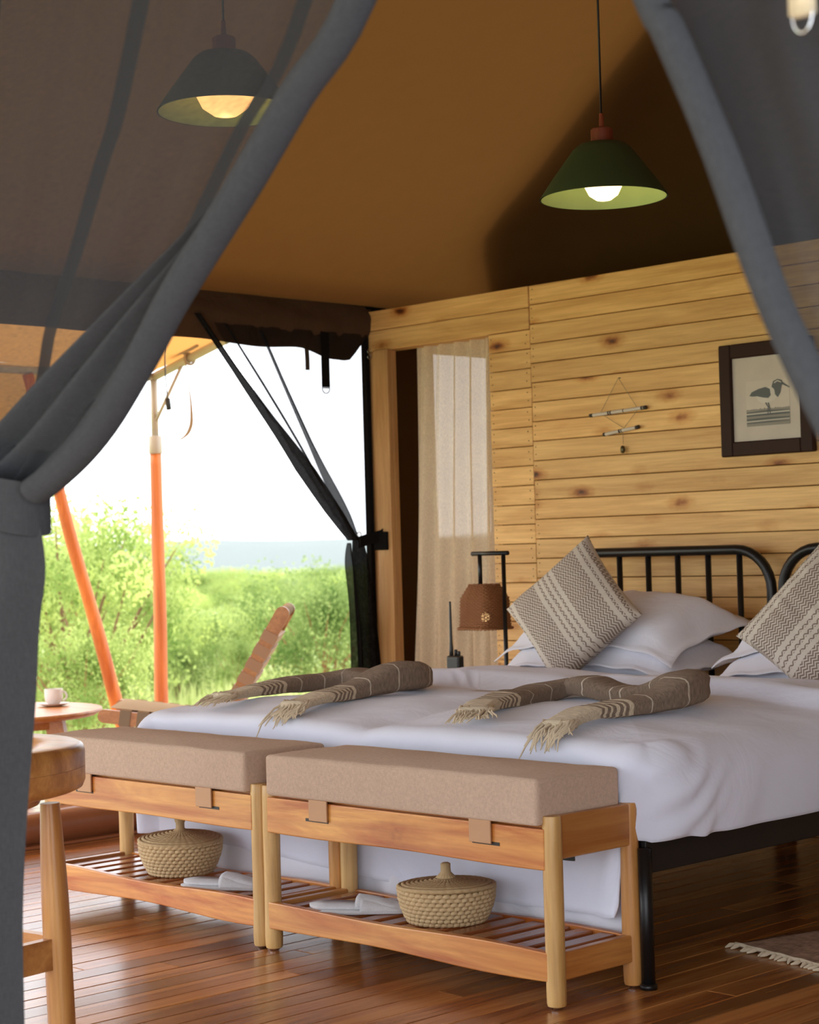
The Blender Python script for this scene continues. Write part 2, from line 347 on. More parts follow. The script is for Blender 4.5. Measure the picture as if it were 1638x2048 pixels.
def throwmat(name):
    """UV.x = metres from the fringed end: cream, five dark stripes, taupe with thin cream lines"""
    t = NT(name); b = t.new('ShaderNodeBsdfDiffuse', Roughness=.7); uv = t.new('ShaderNodeUVMap'); sp = t.new('ShaderNodeSeparateXYZ'); t.link(uv.outputs[0], sp.inputs[0]); u = sp.outputs[0]
    r = t.new('ShaderNodeValToRGB'); r.color_ramp.interpolation = 'CONSTANT'; t.link(u, r.inputs['Fac'])
    cr = (.64, .55, .41, 1); tp = (.25, .19, .145, 1); e = r.color_ramp.elements; e[0].color = cr; e[1].position = .325; e[1].color = tp
    for i in range(5):
        a = e.new(.15+.022*i); a.color = tp; a2 = e.new(.162+.022*i); a2.color = cr
    a = e.new(.262); a.color = tp
    ln = t.new('ShaderNodeMath', _operation='PINGPONG'); ln.inputs[1].default_value = .055; t.link(u, ln.inputs[0])
    lt = t.new('ShaderNodeMath', _operation='LESS_THAN'); lt.inputs[1].default_value = .0022; t.link(ln.outputs[0], lt.inputs[0])
    gt = t.new('ShaderNodeMath', _operation='GREATER_THAN'); gt.inputs[1].default_value = .28; t.link(u, gt.inputs[0])
    mu = t.new('ShaderNodeMath', _operation='MULTIPLY'); t.link(lt.outputs[0], mu.inputs[0]); t.link(gt.outputs[0], mu.inputs[1])
    mx = t.new('ShaderNodeMix', _data_type='RGBA'); mx.inputs[7].default_value = (.6, .54, .44, 1); t.link(mu.outputs[0], mx.inputs[0]); t.link(r.outputs[0], mx.inputs[6])
    n = t.new('ShaderNodeTexNoise', Scale=1.0, Detail=3.0); mp = t.new('ShaderNodeMapping'); mp.inputs['Scale'].default_value = (260, 60, 1); t.link(uv.outputs[0], mp.inputs[0]); t.link(mp.outputs[0], n.inputs['Vector'])
    mr = t.new('ShaderNodeMapRange'); mr.inputs['From Min'].default_value = .3; mr.inputs['From Max'].default_value = .7; mr.inputs['To Min'].default_value = .72; mr.inputs['To Max'].default_value = 1.25; t.link(n.outputs['Fac'], mr.inputs['Value'])
    vm = t.new('ShaderNodeVectorMath', _operation='SCALE'); t.link(mx.outputs[2], vm.inputs[0]); t.link(mr.outputs[0], vm.inputs['Scale']); t.link(vm.outputs[0], b.inputs['Color'])
    bp = t.new('ShaderNodeBump', Strength=.5, Distance=.002); t.link(n.outputs['Fac'], bp.inputs['Height']); t.link(bp.outputs[0], b.inputs['Normal'])
    t.link(b.outputs[0], t.out.inputs['Surface']); return t.m
M['throw'] = throwmat('taupe_throw_weave')

# ================================================================== SETTING
XE, YW, YB, YF = -6.06, 5.60, 6.42, 1.50        # left eave, board wall, rear canvas, front opening
# floor boards
fl = empty('floor', (-3.5, 3, 0), kind='structure')
x = -6.02; rnd = random.Random(3)
while x < -.9:
    w = rnd.choice((.072, .080, .088)); y = .2 - rnd.random()*1.2
    while y < YB:
        y2 = min(y + rnd.uniform(1.7, 3.4), YB+.0)
        if y2 > .6 and not (x < -4.9 and y2 < 2.0):
            box('floor_board', (x, x+w-.0025), (max(y, .2), y2-.002), (-.022, rnd.uniform(-.0012, 0)), M['floor'], fl, b=.0015)
        y = y2
    x += w
box('floor_underlay', (-6.05, .3), (.1, YB+.3), (-.06, -.024), M['black_board'], fl, b=0)
dk = empty('veranda_deck', (-7.3, 5, 0), kind='structure')
x = -8.72
while x < -6.06:
    box('deck_board', (x, x+.094), (1.0, 8.2), (-.024, rnd.uniform(-.001, 0)-.001), M['floor'], dk, b=.0015); x += .098
box('deck_joist_frame', (-8.7, -6.08), (1.05, 8.15), (-.2, -.026), M['black_board'], dk, b=0)

# pine board wall
wb = empty('wall_back', (-4, YW, 0), kind='structure')
P0 = .0787
rnd = random.Random(11)
def plank(x0, x1, z0, z1, off=0.0):
    o = rnd.uniform(0, .003)+off
    box('plank', (x0, x1), (YW-.0-o, YW+.02), (z0+.0014, z1-.0014), M['pine'], wb, b=.0022)
ztop = 2.105
for i in range(27):
    z1 = ztop - i*P0; z0 = max(z1-P0, .001)
    if z1 < .02: break
    xs = -5.068; xr = -1.2
    cut = xs + rnd.uniform(2.1, 2.9)
    plank(xs+.001, cut-.001, z0, z1); plank(cut+.001, xr, z0, z1)
    zz = z1 - .03 if i >= 2 else z1
    if i < 2: plank(-6.055, xs-.001, ztop-.088*(i+1), ztop-.088*i, .004)
    elif i == 2: plank(-5.30, xs-.001, z0-.018, ztop-.176)
    else: plank(-5.30, xs-.001, z0-.018, z1-.018)
box('header_underside', (-6.05, -5.30), (YW-.003, YW+.075), (ztop-.178, ztop-.170), M['pine'], wb, b=.001)
# nails
NV, NF = [], []
for i in range(27):
    for xx in (-5.05, -5.088, -5.282):
        for dz in (.02, .055):
            z = ztop-i*P0-dz-(0 if xx == -5.05 else .018)
            if z < .4: continue
            v, f = lathe([(.0, 0), (.0026, .0)], n=6); c = Vector((xx+rnd.uniform(-.004, .004), YW-.0038, z+rnd.uniform(-.004, .004)))
            NV_, NF_ = [Vector((p.x, 0, p.y))+c for p in v], f
            NV, NF = join((NV, NF), (NV_, NF_))
mk('nail_heads', NV, NF, M['frame'], wb, smooth=False, kind='stuff')
box('board_backing', (-5.275, -1.2), (YW+.022, YW+.045), (0, ztop-.01), M['frame'], wb, b=0)
tp = empty('trim_1', (-5.96, YW, 0), kind='structure')
box('door_post', (-6.04, -5.885), (YW+.003, YW+.03), (0, ztop-.18), M['pine_v'], tp)
box('door_post', (-5.975, -5.885), (YW-.025, YW+.002), (0, ztop-.178), M['pine_v'], tp)
box('back_reveal', (-5.30, -5.27), (YW+.021, YW+.075), (0, ztop-.18), M['pine_v'], wb)

# tent: canvas roof (left slope and back slope meeting in a hip), right wall, front gable
a_, b_ = .42, 1.12; ZE = 2.13
def roofz(x, y):
    l = ZE + a_*(x-XE); r = ZE + a_*(.3-x); k = ZE + b_*(YB+.02-y)
    ks = .09
    v = -ks*math.log(math.exp(-l/ks)+math.exp(-r/ks)+math.exp(-k/ks))
    v = v + .0
    e = min(x-XE, .3-x, YB+.02-y)
    v += .02*N3(x*1.6, y*1.1, 3)*min(1, e*2) + .012*N3((x+y)*4, (x-y)*1.2, 7)*min(1, e*3)
    return v
V, F, _ = grid(110, 110, lambda u, v: (lerp(XE, .3, u), lerp(YF-.25, YB+.02, v), roofz(lerp(XE, .3, u), lerp(YF-.25, YB+.02, v))))
tag(mk('ceiling', V, F, M['canvas'], smooth=True), kind='structure')
# opaque fly sheet, added unseen above the rear slope to darken it
def blocker(u, v):
    x = lerp(XE, .3, u); d = min(x-XE, .3-x); y = lerp(YB+.18, YB-.02-a_/b_*d-.42*min(1, d/.5), v); return (x, y, roofz(x, min(YB+.02, y))+.05+.05*v)
V, F, _ = grid(60, 12, blocker)
o = mk('rear_slope_blocker', V, F, M['black_board']); so = o.modifiers.new('t', 'SOLIDIFY'); so.thickness = .004; so.offset = 1; tag(o, kind='structure')
V, F, _ = grid(20, 10, lambda u, v: (.3+.02*math.sin(u*30), lerp(YF, YB, u), lerp(0, ZE, v)))
tag(mk('wall_right', V, F, M['canvas']), kind='structure')
# canvas behind the boards, with a mesh window behind the linen curtain
def cwall(x0, x1, z0, z1):
    if z1 > ZE: return grid(max(1, int((x1-x0)/.05)), 1, lambda u, v: (lerp(x0, x1, u), YB, lerp(z0, roofz(lerp(x0, x1, u), YB)+.004, v)))[:2]
    return cbox((x0, x1), (YB, YB+.006), (z0, z1), 0)
V, F = cwall(XE, .3, 0, ZE+.02)
tag(mk('wall_rear_canvas', V, F, M['canvas'], smooth=False), kind='structure')
# left canvas wall of the rear room, with its mesh window
wy0, wy1, wz0, wz1 = 6.03, 6.39, 1.10, 1.945
def lw(y0, y1, z0, z1): return cbox((XE-.004, XE+.002), (y0, y1), (z0, z1), 0)
V, F = join(lw(YW+.03, wy0, 0, ZE+.03), lw(wy1, YB, 0, ZE+.03), lw(wy0, wy1, 0, wz0), lw(wy0, wy1, wz1, ZE+.03))
tag(mk('wall_left_rear', V, F, M['canvas'], smooth=False), kind='structure')
# unseen roof added over the front deck to dim light from the front
V, F, _ = grid(20, 12, lambda u, v: (lerp(XE, .3, u), lerp(YF, -.9, v), 2.32-.06*v-.03*math.sin(v*PI)))
tag(mk('front_light_blocker', V, F, M['canvas']), kind='structure')
fd = empty('front_deck', (-3, -.8, 0), kind='structure')
for i in range(46): box('deck_board', (-6+i*.135, -6+i*.135+.131), (-2.6, .58), (-.024, -.002), M['floor'], fd, b=.0015)
# front gable above the curtain rail
def gab(u, v):
    x = lerp(XE, .3, u); return (x, YF-.02, lerp(1.98, roofz(x, YF-.02), v))
V, F, _ = grid(40, 4, gab)
tag(mk('wall_front', V, F, M['canvas']), kind='structure')
# dark canvas strip in the corner behind the door post
box('trim_2', (XE-.02, XE+.03), (YW-.0, YW+.12), (0, ZE-.0), M['black_cloth'], kind='structure', b=.004)

# terrain
def gz(x, y):
    d = math.hypot(x, y); return -.55 - max(0, d-18)*.016 + .25*N3(x*.05, y*.05)
rings = [9, 12, 16, 22, 30, 45, 70, 110, 180]
V, F, _ = grid(60, 40, lambda u, v: ((lambda a, r: (-r*math.sin(a), r*math.cos(a), gz(-r*math.sin(a), r*math.cos(a)) if r > 9 else -.55))(lerp(-.1, 3.3, u)-PI*.0, 4.0*(260/4.0)**v)))
tag(mk('ground', V, F, M['ground']), kind='structure')
def hillz(u, v):
    a = lerp(.3, 1.6, u); r = lerp(1500, 3200, v); h = -26+(1-abs(2*v-1.0))*(46+14*N3(a*4, 1)+6*N3(a*13, 5)+2*N3(a*40, 5))
    return (-r*math.sin(a), r*math.cos(a), h)
V, F, _ = grid(90, 8, hillz)
tag(mk('distant_hills', V, F, M['far']), kind='structure')
V, F, _ = grid(40, 10, lambda u, v: ((lambda a, r: (-r*math.sin(a), r*math.cos(a), lerp(-4.6, -26, v)))(lerp(.1, 1.8, u), lerp(250, 1600, v))))
tag(mk('distant_plain', V, F, M['far']), kind='structure')
hz = NT('valley_haze'); vs = hz.new('ShaderNodeVolumeScatter', Density=.00006, Anisotropy=.0); vs.inputs['Color'].default_value = (.93, .96, 1, 1)
hz.link(vs.outputs[0], hz.out.inputs['Volume'])
def hazebox():
    V = []; 
    for z in (-60, 75):
        for r in (260, 3400):
            for a in (.05, .95, 1.85): V.append(Vector((-r*math.sin(a), r*math.cos(a), z)))
    # index z*6 + r*3 + a
    F = [(0, 1, 4, 3), (1, 2, 5, 4), (6, 9, 10, 7), (7, 10, 11, 8), (0, 6, 7, 1), (1, 7, 8, 2), (3, 4, 10, 9), (4, 5, 11, 10), (0, 3, 9, 6), (2, 8, 11, 5)]
    return V, F
V, F = hazebox(); o = mk('haze', V, F, hz.m, smooth=False); tag(o, 'pale haze filling the far valley below the sky', 'haze', kind='stuff')

# ================================================================== TENT FITTINGS
# rolled canvas side wall under the eave, hanging to the left opening
rc = empty('rolled_side_wall', (XE, 4, 1.95), 'dark rolled up canvas side wall bundled under the eave beside the pine header', 'canvas')
V, F, _ = grid(120, 14, lambda u, v: ((lambda y, d: (XE+.02+.05*math.sin(v*PI)+.012*N3(y*6, v*3)-.02*v, y, 2.150-.02*u - v*d))(
    lerp(1.5, 5.62, u), .20+.02*N3(lerp(1.5, 5.62, u)*2.5, 2)-.045*sst(.93, .9, u)*0+.05*sst(.90, .95, u)-.10*sst(.97, 1, u))))
mk('canvas_roll', V, F, M['canvas_dark'], rc)
V, F, _ = grid(100, 3, lambda u, v: (XE+.01, lerp(1.5, 5.66, u), 2.165-.02*u-.10*v))
mk('black_valance', V, F, M['black_cloth'], rc)
V, F, _ = grid(2, 12, lambda u, v: (XE-.03+.01*math.sin(v*3), 5.27+.025*u+.012*v*v, 2.0-.16*v))
mk('canvas_tie', V, F, M['taupe_strap'], rc)

def ring(c, r, rr, ax=0, a0=0, a1=2*PI, n=20):
    P = []
    for i in range(n+1):
        a = lerp(a0, a1, i/n); d = (r*math.cos(a), r*math.sin(a))
        P.append((c[0], c[1]+d[0], c[2]+d[1]) if ax == 0 else (c[0]+d[0], c[1], c[2]+d[1]))
    return tube(P, rr, 6)
# black strap with D ring on the roll
st = empty('black_strap', (XE+.06, 5.32, 1.9), 'black webbing strap with small D ring hanging from the rolled side wall', 'strap')
box('webbing', (XE+.055, XE+.058), (5.30, 5.345), (1.76, 2.02), M['black_cloth'], st, b=0)
V, F = join(ring((XE+.056, 5.3225, 1.755), .021, .0022, 0, PI, 2*PI), tube([(XE+.056, 5.3, 1.757), (XE+.056, 5.345, 1.757)], .0022, 6))
mk('d_ring', V, F, M['black'], st)

# black mosquito net at the left opening, tied back to the door post
nc = empty('mosquito_net', (XE+.05, 5.45, 0), 'sheer black mosquito net tied back to the pine door post', 'net curtain')
XN = XE+.055
def netpanel(u, v):
    z = lerp(2.0, 1.10, v)
    yl = lerp(4.72, 5.44, v**1.05); yr = 5.585
    y = lerp(yl, yr, u)
    return (XN + .010*math.sin(y*95)*(.3+v) + .006*math.sin(y*41+2), y, z)
V, F, _ = grid(120, 24, netpanel); mk('net_panel', V, F, M['net_black'], nc)
def fold(name, pts, w, mat, ph=0):
    P = bez(pts, 8); m = len(P)
    def f(u, v):
        i = v*(m-1); k = min(int(i), m-2); p = P[k].lerp(P[k+1], i-k); q = v*(len(w)-1); kk = min(int(q), len(w)-2); ww = lerp(w[kk], w[kk+1], q-kk)
        return (p.x + .022*math.sin(u*PI)*min(1, ww*20)+.004*math.sin(u*17+v*5), p.y + (u-.5)*ww, p.z)
    V, F, _ = grid(16, 50, f); return mk(name, V, F, mat, nc)
fold('gathered_fold', [(XN+.01, 4.63, 2.03), (XN+.01, 4.87, 1.75), (XN+.01, 5.10, 1.50), (XN+.01, 5.30, 1.27), (XN+.01, 5.45, 1.10)], (.03, .04, .075, .115, .10, .06), M['net_fold'])
fold('net_fold', [(XN, 4.97, 1.98), (XN, 5.12, 1.70), (XN, 5.28, 1.42), (XN, 5.40, 1.24), (XN, 5.475, 1.10)], (.012, .02, .03, .055, .05, .03), M['net_mid'])
fold('net_fold', [(XN, 4.78, 2.0), (XN, 4.98, 1.75), (XN, 5.15, 1.53), (XN, 5.3, 1.32)], (.008, .012, .010, .004), M['net_mid'])
fold('net_tail', [(XN+.01, 5.47, 1.11), (XN+.01, 5.485, 1.02), (XN+.01, 5.50, .85), (XN+.01, 5.52, .6), (XN+.01, 5.53, .3), (XN+.01, 5.53, .02)], (.05, .10, .115, .13, .14, .15), M['net_fold'])
fold('net_tail_edge', [(XN, 5.43, 1.09), (XN, 5.425, 1.0), (XN, 5.45, .8), (XN, 5.46, .5), (XN, 5.46, .02)], (.02, .05, .06, .07, .08), M['net_mid'])
V, F, _ = grid(20, 4, lambda u, v: (lerp(XN+.03, -5.935, u**2), lerp(5.46, 5.570, min(1, u*1.3)), lerp(1.115, 1.065, v)+.035*u))
mk('tieback_strap', V, F, M['black_cloth'], nc)
box('tieback_pad', (-5.99, -5.905), (5.562, 5.574), (1.055, 1.135), M['black_cloth'], nc, b=.003)
V, F = ring((XN+.02, 5.475, 1.125), .011, .002, 0); mk('tieback_ring', V, F, M['metal'], nc)
# dark zip edging between net and post
nv = box('zip_edging', (XE+.02, XE+.04), (5.575, 5.60), (0, 2.02), M['black_cloth'], b=.002)
tag(nv, 'black zip edging strip running down beside the pine door post', 'edging')
V, F = join(ring((XE+.05, 5.588, 1.93), .010, .002, 0), ring((XE+.05, 5.588, 1.905), .010, .002, 0))
o = mk('snap_hooks', V, F, M['metal']); tag(o, 'small shiny snap hook at the top corner of the net opening', 'hook')

# linen curtain in the doorway
def lin(u, v):
    x0 = lerp(-5.80, -5.90, v); x = lerp(x0, -5.285, u)
    g = .022*math.sin(u*34+.6*math.sin(v*4)) + .010*math.sin(u*71+v*3) + .012*v*math.sin(u*17+v*6)
    return (x+.006*math.cos(u*34), YW+.070+g*.8, lerp(1.95, .01, v))
V, F, _ = grid(220, 60, lin)
tag(mk('linen_curtain', V, F, M['linen']), 'sand coloured linen curtain hanging in the doorway beside the board wall', 'curtain')

# ------------------------------------------------------------------ grey curtains of the front opening
def curtain(name, label, edge_pts, side, w_open, w_tie, pl_n, A, hem_w, seed):
    c = empty(name, (edge_pts[-1][0]+side*.1, YF, 0), label, 'curtain')
    P = bez(edge_pts, 10); m = len(P)
    def edge(v):
        i = min(v, 1)*(m-1); k = min(int(i), m-2); return P[k].lerp(P[k+1], i-k)
    def f(u, v):
        e = edge(v); w = lerp(w_open, w_tie, v**.9); x = u; y = 0
        for uk, wk in pl_n:
            t = (u-uk)/wk; g = math.exp(-t*t); x -= 1.75*wk*t*g; y += A*g*(1+.3*math.sin(t*3))
        for uk, ak in ((.2, .006), (.33, .010), (.5, .008), (.72, .012), (.9, .01)): y += ak*math.sin((u-uk)*38+seed)*math.exp(-((u-uk)/.07)**2)
        y += .010*math.sin(u*90+2*math.sin(v*3))*v**3
        return (e.x + side*(.03+w*max(x, 0)), e.y + y*lerp(1, .7, v) + .012*N3(u*7, v*3, seed), e.z)
    V, F, _ = grid(300, 40, f); mk('netting', V, F, M['net_grey'], c)
    # the free edge, rolled over several times
    hp = [edge(i/40)+Vector((.052 if side > 0 else -.004, -.035, 0)) for i in range(41)]
    V, F = tube(hp, [hem_w*(1+.07*N3(i*.2, seed)) for i in range(41)], 16, cap=False, flat=.8)
    mk('rolled_hem', V, F, M['net_grey_dense'], c)
    return c, edge
lp = [(-1.40, YF, 1.98), (-1.574, YF, 1.694), (-1.689, YF, 1.599), (-1.807, YF, 1.495), (-1.934, YF, 1.391), (-2.014, YF, 1.313), (-2.108, YF, 1.233), (-2.195, YF, 1.182), (-2.275, YF, 1.150)]
lc, le = curtain('front_curtain', 'grey netting curtain gathered into a band at the left edge of the tent front', lp, -1, 1.45, .36, ((.12, .034), (.40, .050), (.70, .02)), .022, .025, 1.3)
# gathered cloth just above the band, layered and opaque
def gat(u, v):
    e = le(lerp(.34, 1, v)); w = lerp(.03, .36, math.sin(v*PI/2))
    ph = u*5*PI+1.2*v
    return (e.x - w*u - .02, YF-.012 + .026*math.cos(ph)*(.35+.65*v), e.z)
V, F, _ = grid(60, 30, gat); mk('gathered_folds', V, F, M['net_grey_dense'], lc)
def tail(u, v):
    z = lerp(1.16, .004, v); xr = (-2.285-.088*sst(0, .6, v)) + .018*math.exp(-((z-1.04)/.06)**2) - .012*math.exp(-((z-1.13)/.02)**2)
    w = lerp(.34, .46, sst(0, .3, v)); ph = u*7*PI+.6
    return (xr-w*u-.012*(1-math.cos(u*8)), YF-.02-.035*math.sin(u*PI)+.030*math.cos(ph)*(.45+.55*sst(0, .3, v))-.02, z)
V, F, _ = grid(100, 60, tail); mk('tail', V, F, M['net_grey_dense'], lc)
def band(u, v):
    a = lerp(-.15, 1.15, u)*PI; x = -2.46+.178*math.cos(a); y = YF-.03-.075*math.sin(a)
    zc = 1.158-.045*(x+2.46)/.178*1.0+.01
    return (x, y, zc - .038*(v-.5)*2)
V, F, _ = grid(50, 6, band); o = mk('tieback_band', V, F, M['net_grey_dense'], lc)
rp_ = [(-1.36, YF, 1.98), (-1.212, YF, 1.610), (-1.182, YF, 1.552), (-1.124, YF, 1.420), (-1.069, YF, 1.274), (-1.016, YF, 1.168), (-.97, YF, 1.08), (-.90, YF, 1.0)]
rc2, re_ = curtain('front_curtain', 'grey netting curtain swept aside across the right edge of the tent front', rp_, 1, .80, .20, ((.30, .030), (.62, .045), (.85, .03)), .020, .0205, 4.1)
def rtail(u, v): return (-.90+.3*u, YF-.02+.03*math.cos(u*20), lerp(1.02, .004, v))
V, F, _ = grid(60, 20, rtail); mk('tail', V, F, M['net_grey_dense'], rc2)
# beige strap with ring in front of the right curtain
fs = empty('hanging_strap', (-1.0, YF-.06, 1.5), 'beige webbing strap with a chrome ring at the upper right corner', 'strap')
V, F, _ = grid(3, 20, lambda u, v: (lerp(-.966, -.946, u)+.014*(v)**2, YF-.085+.004*math.sin(v*5), lerp(1.98, 1.527, v)))
mk('webbing', V, F, M['strap'], fs)
V, F = cbox((-.9535, -.9310), (YF-.092, YF-.078), (1.517, 1.540), .002); mk('stitched_end', V, F, M['strap'], fs)
V, F = tube([(-.9423+.0105*math.cos(a), YF-.085, 1.520+(.0105 if a < PI else .018)*math.sin(a)) for a in [i*2*PI/24 for i in range(24)]], .0013, 6, closed=True)
mk('ring', V, F, M['metal'], fs)

# ================================================================== PENDANT LAMPS
def pendant(x, y, zr, label, R=.185, bs_=1.0):
    p = empty('pendant_lamp', (x, y, zr), label, 'lamp', 'green shaded pendant lamps')
    V, F = tube([(x, y, zr+.24), (x, y, roofz(x, y)-.0)], .0035, 6); mk('cord', V, F, M['black'], p)
    hh = .155; prof = [(R, 0), (R*.99, .004), (R*.80, .055), (R*.60, .105), (R*.46, .14), (R*.36, .155), (R*.2, .158)]
    inner = [(r-.004, z-.004) for r, z in prof[::-1]]; inner[-1] = (R-.002, 0)
    V, F = lathe(prof, (x, y, zr), 48, cap=False); mk('shade', V, F, M['green_out'], p)
    V, F = lathe([(r*.975, z-.003 if z > 0 else z) for r, z in prof], (x, y, zr), 48, cap=False); mk('shade_lining', V, F, M['green_in'], p)
    V, F = lathe([(.032, .157), (.032, .198), (.026, .202), (.008, .205), (.006, .245), (0, .246)], (x, y, zr), 20); mk('wooden_cap', V, F, M['redwood'], p, sharp=40)
    V, F = lathe([(r_*bs_, z*bs_) for r_, z in [(0, -.052), (.022, -.048), (.042, -.034), (.053, -.012), (.056, .010), (.050, .035), (.034, .056), (.02, .066)]], (x, y, zr+(.043 if bs_ == 1 else .062)), 28); mk('bulb', V, F, M['bulb'] if bs_ == 1 else M['bulb_amber'], p)
    l = bpy.data.lights.new('bulb_light', 'POINT'); l.energy = .25; l.color = (1, .74, .45); l.shadow_soft_size = .03
    lo = bpy.data.objects.new('bulb_light', l); COL.objects.link(lo); lo.location = (x, y, zr-.022*bs_); return p
pendant(-3.455, 4.15, 2.048, 'green pendant lamp hanging over the bed in clear view')
pendant(-3.93, 3.15, 2.245, 'green pendant lamp seen dimly through the left netting curtain', bs_=1.5)

# ================================================================== BEDS
BX0, BX1, BM_ = -4.86, -2.805, -3.835
YFOOT, YHEAD = 3.468, 5.49
def bedframe(x0, x1, label):
    b = empty('metal_bed', ((x0+x1)/2, 4.5, 0), label, 'bed', 'black metal bed frames')
    r = .0165
    for x in (x0+.0175, x1-.0175):
        YFOOT = 3.468 if x > -2.9 else 3.548
        V, F = join(tube([(x, YFOOT, .012), (x, YFOOT, .33)], r, 16), lathe([(.021, 0), (.021, .008), (.0175, .013)], (x, YFOOT, 0), 16)); mk('leg', V, F, M['black'], b)
    # headboard hoop
    P = [(x0+.02, YHEAD, .0), (x0+.02, YHEAD, .80)]
    R = .145; zt = 1.02
    for i in range(9): a = PI - i*PI/16; P.append((x0+.02+R+R*math.cos(a), YHEAD, zt-R+R*math.sin(a)))
    for i in range(9): a = PI/2 - i*PI/16; P.append((x1-.02-R+R*math.cos(a), YHEAD, zt-R+R*math.sin(a)))
    P += [(x1-.02, YHEAD, .8), (x1-.02, YHEAD, 0)]
    V, F = tube(P, .0185, 14); mk('headboard_hoop', V, F, M['black'], b)
    n = 6
    for i in range(n):
        x = lerp(x0+.175, x1-.155, i/(n-1)); V, F = tube([(x, YHEAD, .40), (x, YHEAD, zt-.012)], .011, 10); mk('headboard_bar', V, F, M['black'], b)
        V, F = lathe([(.016, 0), (.018, .006), (.013, .02)], (x, YHEAD, zt-.034), 12)
    V, F = tube([(x0+.02, YHEAD, .40), (x1-.02, YHEAD, .40)], .013, 10); mk('headboard_rail', V, F, M['black'], b)
    for x in (x0+.03, x1-.045): box('side_rail', (x, x+.015), (YFOOT+.02, YHEAD-.02), (.265, .375), M['black_board'], b)
    box('foot_rail', (x0+.04, x1-.04), (YFOOT+.03, YFOOT+.045), (.27, .36), M['black_board'], b)
    for k in range(9):
        y = YFOOT+.2+k*.2; box('bed_slat', (x0+.05, x1-.05), (y, y+.06), (.335, .35), M['black_board'], b)
    for yy in (4.45,):
        V, F = tube([(x1-.06, yy, 0), (x1-.06, yy, .27)], .014, 10); mk('leg', V, F, M['black'], b)
    return b
bedframe(BX0+.0, BM_-.004, 'black tubular metal bed frame nearer the linen curtain')
bedframe(BM_+.004, BX1, 'black tubular metal bed frame nearer the rug')
for x0, x1, lb in ((BX0, BM_, 'white mattress on the bed nearer the linen curtain'), (BM_, BX1, 'white mattress on the bed nearer the rug')):
    V, F = cbox((x0+.045, x1-.045), (YFOOT+.06, YHEAD-.04), (.378, .565), .04); o = mk('mattress', V, F, M['white2']); tag(o, lb, 'mattress')
# sheet skirt below the duvet at the foot
V, F, _ = grid(150, 10, lambda u, v: (lerp(BX0+.03, BX1-.055, u), YFOOT+.045+.012*math.sin(u*70+3*math.sin(u*9))*v+.01*N3(u*9, v*2), lerp(.36, .055+.02*N3(u*6, 3), v)))
o = mk('bed_sheet', V, F, M['white2']); tag(o, 'crumpled white under sheet hanging behind the benches below the duvet', 'sheet')

